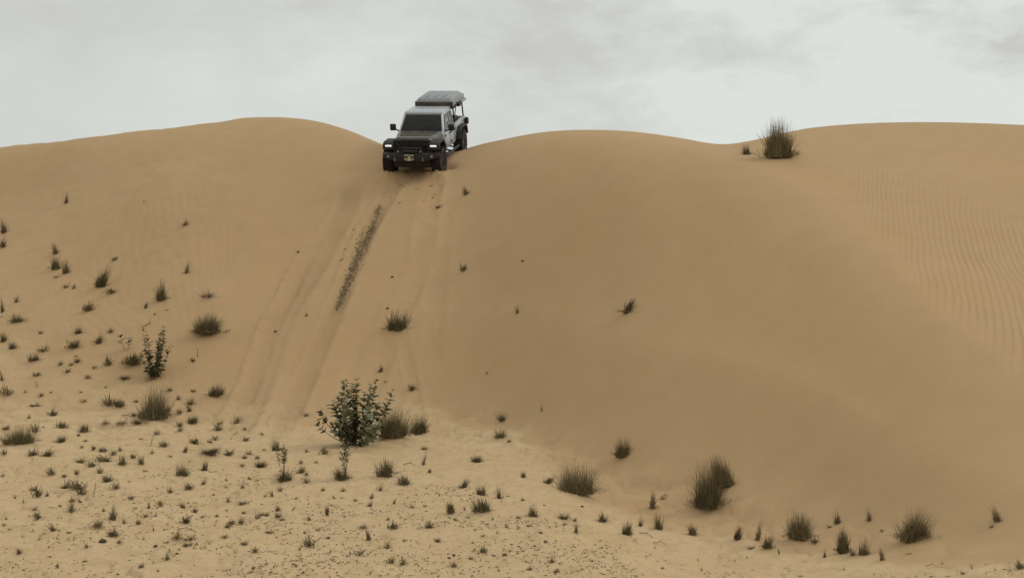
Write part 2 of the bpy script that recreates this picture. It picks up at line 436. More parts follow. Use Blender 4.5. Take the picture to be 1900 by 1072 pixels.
# ------------------------------------------------------------------ shape builder
class B:
    def __init__(s): s.bm = bmesh.new()
    def _bev(s, geom_faces, w, seg=2):
        if w:
            es = list({e for f in geom_faces for e in f.edges})
            bmesh.ops.bevel(s.bm, geom=es, offset=w, segments=seg, affect='EDGES', profile=.5, clamp_overlap=True)
        return s
    def hexa(s, p, bev=0, seg=2):
        """p: 4 bottom points then 4 top points, both the same way round"""
        v = [s.bm.verts.new(q) for q in p]
        fs = [s.bm.faces.new([v[i] for i in q]) for q in ((3, 2, 1, 0), (4, 5, 6, 7), (0, 1, 5, 4), (1, 2, 6, 5), (2, 3, 7, 6), (3, 0, 4, 7))]
        bmesh.ops.recalc_face_normals(s.bm, faces=fs)
        return s._bev(fs, bev, seg)
    def box(s, x0, x1, y0, y1, z0, z1, bev=0, seg=2):
        return s.hexa([(x0, y0, z0), (x1, y0, z0), (x1, y1, z0), (x0, y1, z0), (x0, y0, z1), (x1, y0, z1), (x1, y1, z1), (x0, y1, z1)], bev, seg)
    def panel(s, q, th, bev=0):
        """a thin plate on quad q, grown outwards along its normal by th"""
        q = [Vector(a) for a in q]
        n = (q[1] - q[0]).cross(q[3] - q[0]).normalized() * th
        return s.hexa([tuple(a) for a in q] + [tuple(a + n) for a in q], bev)
    def strip(s, outer, inner, x0, x1, bev=0):
        """arch: matching outer / inner (y, z) outlines, extruded in x"""
        n = len(outer); V = []
        for x in (x0, x1):
            V.append(([s.bm.verts.new((x, *p)) for p in outer], [s.bm.verts.new((x, *p)) for p in inner]))
        fs = []
        for i in range(n - 1):
            for k in (0, 1):
                o, n_ = V[k]; fs.append(s.bm.faces.new((o[i], o[i + 1], n_[i + 1], n_[i])))
            fs.append(s.bm.faces.new((V[0][0][i], V[0][0][i + 1], V[1][0][i + 1], V[1][0][i])))
            fs.append(s.bm.faces.new((V[0][1][i], V[0][1][i + 1], V[1][1][i + 1], V[1][1][i])))
        for i in (0, n - 1):
            fs.append(s.bm.faces.new((V[0][0][i], V[1][0][i], V[1][1][i], V[0][1][i])))
        bmesh.ops.recalc_face_normals(s.bm, faces=fs)
        return s._bev(fs, bev, 1)
    def cyl(s, a, b_, r0, r1=None, n=16, bev=0):
        r1 = r0 if r1 is None else r1
        a, b_ = Vector(a), Vector(b_); ax = (b_ - a).normalized()
        t = ax.orthogonal().normalized(); w = ax.cross(t)
        A = [s.bm.verts.new(a + r0 * (math.cos(2*math.pi*i/n) * t + math.sin(2*math.pi*i/n) * w)) for i in range(n)]
        C = [s.bm.verts.new(b_ + r1 * (math.cos(2*math.pi*i/n) * t + math.sin(2*math.pi*i/n) * w)) for i in range(n)]
        fs = [s.bm.faces.new((A[i], A[(i+1) % n], C[(i+1) % n], C[i])) for i in range(n)]
        fs += [s.bm.faces.new(A[::-1]), s.bm.faces.new(C)]
        bmesh.ops.recalc_face_normals(s.bm, faces=fs)
        return s
    def tube(s, pts, r, n=8):
        for a, b_ in zip(pts[:-1], pts[1:]): s.cyl(a, b_, r, n=n)
        return s
    def lathe_x(s, prof, c, n=40):
        """prof: (x, radius) outline revolved round an axle along x through c"""
        R = []
        for (x, r) in prof:
            R.append([s.bm.verts.new((c[0] + x, c[1] + r * math.cos(2*math.pi*i/n), c[2] + r * math.sin(2*math.pi*i/n))) for i in range(n)])
        fs = []
        for k in range(len(R) - 1):
            for i in range(n):
                fs.append(s.bm.faces.new((R[k][i], R[k][(i+1) % n], R[k+1][(i+1) % n], R[k+1][i])))
        bmesh.ops.recalc_face_normals(s.bm, faces=fs)
        return s
    def done(s, name, mat, parent=None, smooth_by=35):
        me = bpy.data.meshes.new(name); s.bm.to_mesh(me); s.bm.free()
        o = link_mesh(name, me, mat, parent)
        for p in me.polygons: p.use_smooth = True
        me.set_sharp_from_angle(angle=math.radians(smooth_by))
        return o

# ------------------------------------------------------------------ the pickup truck
# local frame: -y forward, +x the driver's (sunlit) side, z up, the tyres' contact plane at z = 0
def build_truck():
    T = empty('pickup_truck', truck_loc, truck_rot.to_euler())
    tag(T, 'silver four-door off-road pickup truck with black front nosing over the dune crest', 'truck')
    S = (-1, 1)
    # body shell: engine bay, tub, tapering cab, load bed
    b = B()
    b.hexa([(-.60, -2.04, .62), (.60, -2.04, .62), (.70, -.76, .62), (-.70, -.76, .62), (-.60, -2.04, .98), (.60, -2.04, .98), (.72, -.76, 1.06), (-.72, -.76, 1.06)], .03)
    b.hexa([(-.79, -.80, .62), (.79, -.80, .62), (.79, 1.04, .62), (-.79, 1.04, .62), (-.80, -.80, 1.235), (.80, -.80, 1.235), (.80, 1.04, 1.235), (-.80, 1.04, 1.235)], .035)
    b.hexa([(-.785, -.745, 1.215), (.785, -.745, 1.215), (.785, 1.02, 1.215), (-.785, 1.02, 1.215), (-.665, -.25, 1.815), (.665, -.25, 1.815), (.665, .95, 1.815), (-.665, .95, 1.815)], .04, 3)
    for sx in S:                                                    # bed sides, rails
        b.box(*sorted((sx * .70, sx * .80)), 1.07, 2.82, .74, 1.265, .03)
    b.box(-.70, .70, 1.075, 1.13, .75, 1.25, .01)
    b.box(-.70, .70, 2.76, 2.815, .75, 1.25, .01)
    b.box(-.70, .70, 1.13, 2.76, .74, .80)
    body = b.done('body', M_PAINT, T)
    # roof: a lighter moulded hard top
    b = B()
    b.hexa([(-.675, -.285, 1.805), (.675, -.285, 1.805), (.675, .965, 1.805), (-.675, .965, 1.805), (-.63, -.22, 1.872), (.63, -.22, 1.872), (.63, .93, 1.872), (-.63, .93, 1.872)], .03, 3)
    b.box(-.40, -.36, -.1, .9, 1.862, 1.882, .008); b.box(.36, .40, -.1, .9, 1.862, 1.882, .008)
    b.done('roof', M_PAINT, T)
    # hood and dark matte panels over its rear and front
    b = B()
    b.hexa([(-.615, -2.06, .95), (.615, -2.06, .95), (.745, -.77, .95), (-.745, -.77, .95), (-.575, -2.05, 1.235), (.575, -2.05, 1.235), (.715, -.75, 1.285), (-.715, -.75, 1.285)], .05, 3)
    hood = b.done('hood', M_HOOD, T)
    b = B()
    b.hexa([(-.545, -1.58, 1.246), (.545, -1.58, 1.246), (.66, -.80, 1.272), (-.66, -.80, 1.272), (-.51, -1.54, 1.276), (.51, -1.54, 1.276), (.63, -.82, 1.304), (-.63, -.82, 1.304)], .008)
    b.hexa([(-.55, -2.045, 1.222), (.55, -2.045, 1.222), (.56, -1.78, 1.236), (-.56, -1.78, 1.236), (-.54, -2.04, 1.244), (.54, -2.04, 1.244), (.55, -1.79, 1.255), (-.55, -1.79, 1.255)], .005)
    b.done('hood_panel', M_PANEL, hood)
    for sx in S:
        B().box(*sorted((sx * .575, sx * .615)), -1.75, -1.69, 1.16, 1.25, .01).done('hood_latch', M_BLACK, hood)
    b = B(); b.box(-.70, .70, -.80, -.735, 1.262, 1.286, .008); b.done('cowl', M_BLACK, T)
    # grille with seven slots between the bars, round headlights
    b = B()
    b.box(-.625, .625, -2.085, -2.05, .78, 1.225, .02)
    for i in range(8):
        x = -.315 + i * .09
        b.box(x - .018, x + .018, -2.125, -2.083, .84, 1.15, .008)
    b.box(-.62, .62, -2.12, -2.083, 1.15, 1.228, .015); b.box(-.62, .62, -2.12, -2.083, .78, .842, .012)
    gr = b.done('grille', M_BLACK, T)
    for sx in S:
        b = B(); b.cyl((sx * .475, -2.08, 1.03), (sx * .475, -2.135, 1.03), .108, .10, 24)
        h = b.done('headlight', M_BLACK, T)
        b = B(); b.cyl((sx * .475, -2.130, 1.03), (sx * .475, -2.146, 1.03), .082, .06, 24); b.done('lens', M_GLASS, h)
    # flat-topped flared fenders with a bright running light at each front corner
    fo = [(-2.24, .92), (-2.21, 1.10), (-2.08, 1.165), (-1.50, 1.17), (-1.27, 1.03), (-1.13, .70)]
    fi = [(-2.17, .93), (-2.14, 1.04), (-2.05, 1.10), (-1.52, 1.105), (-1.33, .99), (-1.20, .70)]
    ro = [(1.06, .70), (1.16, .98), (1.38, 1.10), (2.08, 1.10), (2.32, .98), (2.44, .70)]
    ri = [(1.13, .70), (1.22, .94), (1.41, 1.035), (2.05, 1.035), (2.26, .94), (2.37, .70)]
    for sx in S:
        xs = sorted((sx * .585, sx * .945))
        f = B().strip(fo, fi, *xs, bev=.012).done('fender', M_BLACK, T)
        B().box(*sorted((sx * .64, sx * .85)), -2.262, -2.232, 1.02, 1.075, .012).done('running_light', M_DRL, f)
        B().strip(ro, ri, *sorted((sx * .70, sx * .97)), bev=.012).done('fender', M_BLACK, T)
        # wheel housings
        B().box(*sorted((sx * .52, sx * .60)), -2.16, -1.12, .45, 1.03).done('wheel_housing', M_BLACK, T)
        B().box(*sorted((sx * .60, sx * .72)), 1.10, 2.38, .70, 1.06).done('wheel_housing', M_BLACK, T)
    # doors, glass
    def on_side(sx, y, z):
        t = (z - 1.215) / (1.815 - 1.215)
        x = .785 + (.665 - .785) * t if z > 1.215 else .80
        return (sx * x, y, z)
    for sx in S:
        for (y0, y1, hy, hinge) in ((-.72, .17, .06, -.66), (.20, .99, .88, .24)):
            q = [(sx * .797, y0, .68), (sx * .797, y1, .68), (sx * .80, y1, 1.215), (sx * .80, y0, 1.215)]
            if sx < 0: q = q[::-1]
            d = B().panel(q, .012, .008).done('door', M_PAINT, T)
            B().box(*sorted((sx * .808, sx * .845)), hy - .10, hy + .04, 1.10, 1.14, .01).done('handle', M_BLACK, d)
            for hz in (.80, 1.12):
                B().box(*sorted((sx * .808, sx * .838)), hinge - .035, hinge + .05, hz - .035, hz + .035, .008).done('hinge', M_BLACK, d)
        for (yb0, yb1, yt0, yt1) in ((-.56, .13, -.25, .13), (.24, .62, .24, .62), (.68, .95, .68, .90)):
            q = [on_side(sx, yb0, 1.27), on_side(sx, yb1, 1.27), on_side(sx, yt1, 1.755), on_side(sx, yt0, 1.755)]
            if sx < 0: q = q[::-1]
            B().panel(q, .006, .003).done('side_window', M_GLASS, T)
        # mirror on its arm
        b = B(); b.box(*sorted((sx * .90, sx * 1.10)), -.60, -.50, 1.27, 1.49, .03)
        b.tube([(sx * .79, -.58, 1.26), (sx * .95, -.55, 1.33)], .025)
        b.done('wing_mirror', M_BLACK, T)
    def on_screen(x, t, off=0.0):
        y = -.745 + .495 * t; z = 1.215 + .60 * t
        n = Vector((0, -.60, .495)).normalized() * off
        return (x, y + n.y, z + n.z)
    q = [on_screen(-.71, .10), on_screen(.71, .10), on_screen(.605, .93), on_screen(-.605, .93)]
    ws = B().panel(q, .007, .004).done('windscreen', M_GLASS, T)
    b = B()
    for x0 in (-.35, .15):
        b.tube([on_screen(x0, .10, .015), on_screen(x0 + .42, .17, .015)], .008, 6)
    b.done('wiper', M_BLACK, ws)
    q = [(.55, 1.022, 1.33), (-.55, 1.022, 1.33), (-.50, .967, 1.75), (.50, .967, 1.75)]
    B().panel(q, .006).done('rear_window', M_GLASS, T)
    # steel front bumper, bull hoop, winch, driving lamps, shackles, skid plate
    b = B()
    b.box(-.56, .56, -2.52, -2.16, .58, .84, .03)
    for sx in S:
        b.hexa([(sx * .54, -2.50, .60), (sx * .93, -2.30, .66), (sx * .93, -2.10, .66), (sx * .54, -2.16, .60),
                (sx * .54, -2.50, .83), (sx * .93, -2.30, .82), (sx * .93, -2.10, .82), (sx * .54, -2.16, .83)], .02)
    b.tube([(-.42, -2.42, .82), (-.36, -2.40, 1.00), (.36, -2.40, 1.00), (.42, -2.42, .82)], .03, 10)
    b.hexa([(-.50, -2.49, .60), (.50, -2.49, .60), (.46, -1.85, .34), (-.46, -1.85, .34), (-.50, -2.47, .62), (.50, -2.47, .62), (.46, -1.85, .40), (-.46, -1.85, .40)])
    b.hexa([(-.62, -2.16, .34), (.62, -2.16, .34), (.62, -1.98, .30), (-.62, -1.98, .30), (-.62, -2.20, .62), (.62, -2.20, .62), (.62, -1.98, .62), (-.62, -1.98, .62)], .02)  # black valance added to stand for the shade between the front wheels
    bump = b.done('front_bumper', M_STEEL, T)
    b = B(); b.cyl((-.18, -2.44, .90), (.18, -2.44, .90), .055, n=16); b.box(-.27, -.18, -2.50, -2.38, .84, .96, .01); b.box(.18, .27, -2.50, -2.38, .84, .96, .01)
    b.done('winch', M_STEEL, bump)
    for sx in S:
        b = B(); b.cyl((sx * .37, -2.43, .905), (sx * .37, -2.50, .905), .062, .066, 18); lamp = b.done('driving_lamp', M_BLACK, bump)
        B().cyl((sx * .37, -2.498, .905), (sx * .37, -2.508, .905), .030, .02, 14).done('lens', M_LENS, lamp)
        b = B(); b.tube([(sx * .46, -2.53, .72), (sx * .46, -2.59, .70), (sx * .46, -2.60, .64), (sx * .46, -2.54, .62)], .014, 8)
        b.done('shackle', M_LENS, bump)
        B().cyl((sx * .72, -2.405, .74), (sx * .72, -2.43, .74), .045, n=14).done('fog_lamp', M_LENS, bump)
    # the board on the bumper: a line of light characters over an oval emblem
    b = B(); b.box(-.20, .20, -2.535, -2.522, .60, .835, .006); plate = b.done('number_plate', M_STEEL, bump)
    b = B(); x = -.155
    rg = random.Random(4)
    for k, wch in enumerate((.034, .03, .03, .034, 0, .03, .034, .034)):
        if not wch: x += .018; continue
        b.box(x, x + .010, -2.541, -2.533, .765, .820)
        b.box(x + wch - .010, x + wch, -2.541, -2.533, .765, .820) if k % 2 else b.box(x + .010, x + wch, -2.541, -2.533, .808, .820)
        if k != 3: b.box(x + .010, x + wch - (.010 if k % 2 else 0), -2.541, -2.533, .786, .797)
        x += wch + .010
    b.done('lettering', M_MARK, plate)
    b = B()
    for i in range(14):
        a0, a1 = [math.pi * (1.0 + (j) / 14) for j in (i, i + 1)]
        b.tube([(.155 * math.cos(a0), -2.537, .695 + .068 * math.sin(a0)), (.155 * math.cos(a1), -2.537, .695 + .068 * math.sin(a1))], .011, 6)
    b.box(-.075, .075, -2.541, -2.533, .638, .652)
    b.done('emblem_ring', M_MARK, plate)
    b = B(); b.cyl((0, -2.533, .702), (0, -2.545, .702), .060, .052, 12); b.box(-.13, .13, -2.540, -2.533, .690, .708)
    b.done('emblem', M_TAN, plate)
    # chassis: rails, axles, differentials, arms
    b = B()
    for sx in S:
        b.box(*sorted((sx * .36, sx * .46)), -2.1, 2.7, .50, .64, .01)
        b.tube([(sx * .50, -1.1, .50), (sx * .55, -1.72, .46)], .035)
        b.tube([(sx * .50, 1.1, .50), (sx * .55, 1.72, .46)], .035)
        b.tube([(sx * .52, 1.95, .40), (sx * .50, 1.80, .95)], .04)
        b.tube([(sx * .52, -1.95, .40), (sx * .50, -1.85, .95)], .04)
    for y in (-1.75, 1.74):
        b.cyl((-.78, y, .47), (.78, y, .47), .055, n=12)
        b.cyl((.12 - .14, y, .47), (.12 + .14, y, .47), .15, .11, 14)
    b.box(-.42, .42, -1.6, 1.4, .46, .60, .02)
    b.box(-.60, .60, -2.0, -.8, .50, .64, .02)
    b.done('chassis', M_STEEL, T)
    for sx in S:
        b = B(); b.tube([(sx * .72, -1.12, .52), (sx * .90, -1.02, .50), (sx * .90, 1.00, .50), (sx * .72, 1.12, .52)], .045, 12)
        for y in (-.7, 0, .7): b.tube([(sx * .44, y, .56), (sx * .9, y, .50)], .03, 8)
        b.done('side_step', M_STEEL, T)
    # wheels
    for y in (-1.75, 1.74):
        for sx in S:
            W = empty('wheel'); W.parent = T; W.location = (sx * .81, y, .47)
            if y < 0: W.rotation_euler = (0, 0, math.radians(-2))
            b = B()
            b.lathe_x([(-.13, .25), (-.155, .29), (-.165, .38), (-.150, .435), (-.11, .452), (.11, .452), (.150, .435), (.165, .38), (.155, .29), (.13, .25), (-.13, .25)], (0, 0, 0), 48)
            for i in range(26):
                a = 2 * math.pi * i / 26
                for (x0, x1, ofs) in ((-.155, -.045, 0), (.045, .155, .5), (-.04, .04, .25)):
                    aa = a + ofs * 2 * math.pi / 26
                    c, s_ = math.cos(aa), math.sin(aa); hw = .036
                    P = []
                    for rr, k in ((.440, 1.0), (.472, .82)):
                        for (xx, tt) in ((x0, -hw * k), (x1, -hw * k), (x1, hw * k), (x0, hw * k)):
                            P.append((xx, rr * c - tt * s_, rr * s_ + tt * c))
                    b.hexa(P)
            b.done('tyre', M_RUBBER, W)
            b = B()
            b.lathe_x([(sx * .10, .255), (sx * .14, .25), (sx * .13, .225), (sx * .06, .215), (sx * .05, .06), (sx * .11, .055), (sx * .12, .0)], (0, 0, 0), 32)
            for i in range(8):
                a = 2 * math.pi * i / 8
                b.cyl((sx * .085, .05 * math.cos(a), .05 * math.sin(a)), (sx * .115, .235 * math.cos(a), .235 * math.sin(a)), .026, .020, 8)
            b.done('rim', M_RIM, W)
    # bed rack carrying the roof tent
    b = B()
    for sx in S:
        for y in (1.18, 2.70):
            b.tube([(sx * .745, y, 1.25), (sx * .70, y, 1.76)], .026, 8)
        b.tube([(sx * .70, 1.12, 1.76), (sx * .70, 2.84, 1.76)], .03, 8)
        b.tube([(sx * .74, 1.18, 1.30), (sx * .70, 1.65, 1.74)], .016, 6)
    for y in (1.18, 1.9, 2.70): b.tube([(-.70, y, 1.76), (.70, y, 1.76)], .026, 8)
    b.done('bed_rack', M_STEEL, T)
    # fuel can on the flank of the bed and its bracket; rear marker
    b = B(); b.box(.80, .93, 2.56, 2.78, .98, 1.20, .03, 2); b.box(.84, .89, 2.62, 2.72, 1.19, 1.23, .01)
    b.done('fuel_can', M_BLACK, T)
    # cargo in the bed
    b = B(); b.box(-.55, .60, 1.5, 2.5, .80, 1.33, .05); b.done('cargo_box', M_BLACK, T)
    return T

TRUCK = build_truck()

def build_tent():
    o = empty('roof_tent', truck_loc + (truck_rot.to_3x3() @ Vector((.06, 1.96, 1.79))), truck_rot.to_euler())
    tag(o, 'grey hard-shell roof tent folded flat on the rack behind the truck cab', 'tent')
    b = B()                                                       # closed lid with sloped shoulders
    y0, y1 = -.86, 1.02
    b.hexa([(-.68, y0, .06), (.68, y0, .06), (.68, y1, .06), (-.68, y1, .06), (-.68, y0 + .01, .22), (.68, y0 + .01, .22), (.68, y1 - .01, .24), (-.68, y1 - .01, .24)], .02)
    b.hexa([(-.675, y0 + .01, .20), (.675, y0 + .01, .20), (.675, y1 - .01, .22), (-.675, y1 - .01, .22), (-.57, y0 + .14, .345), (.57, y0 + .14, .345), (.55, y1 - .26, .375), (-.55, y1 - .26, .375)], .09, 4)
    for x in (-.30, 0, .30):
        b.box(x - .035, x + .035, y0 + .25, y1 - .35, .35, .376, .012)
    b.done('lid', M_TENT, o)
    b = B(); b.box(-.66, .66, y0 + .02, y1 - .02, .0, .07, .015); b.box(-.655, .655, y0 - .012, y0 + .02, .055, .205, .01)  # second box: dark plate painting the shade on the front wall
    b.done('base', M_TENTB, o)
    for sx in (-1, 1):
        b = B(); b.box(*sorted((sx * .675, sx * .705)), y0 + .5, y0 + .56, .04, .13, .006); b.done('latch', M_BLACK, o)
    b = B(); b.box(.665, .755, y1 - .80, y1 + .0, .0, .10, .035, 3); b.done('rolled_awning', M_TENT, o)
    b = B(); b.box(.66, .74, y1 - 1.15, y1 - .85, -.07, .05, .02); b.done('awning_bracket', M_BLACK, o)
    return o
TENT = build_tent()

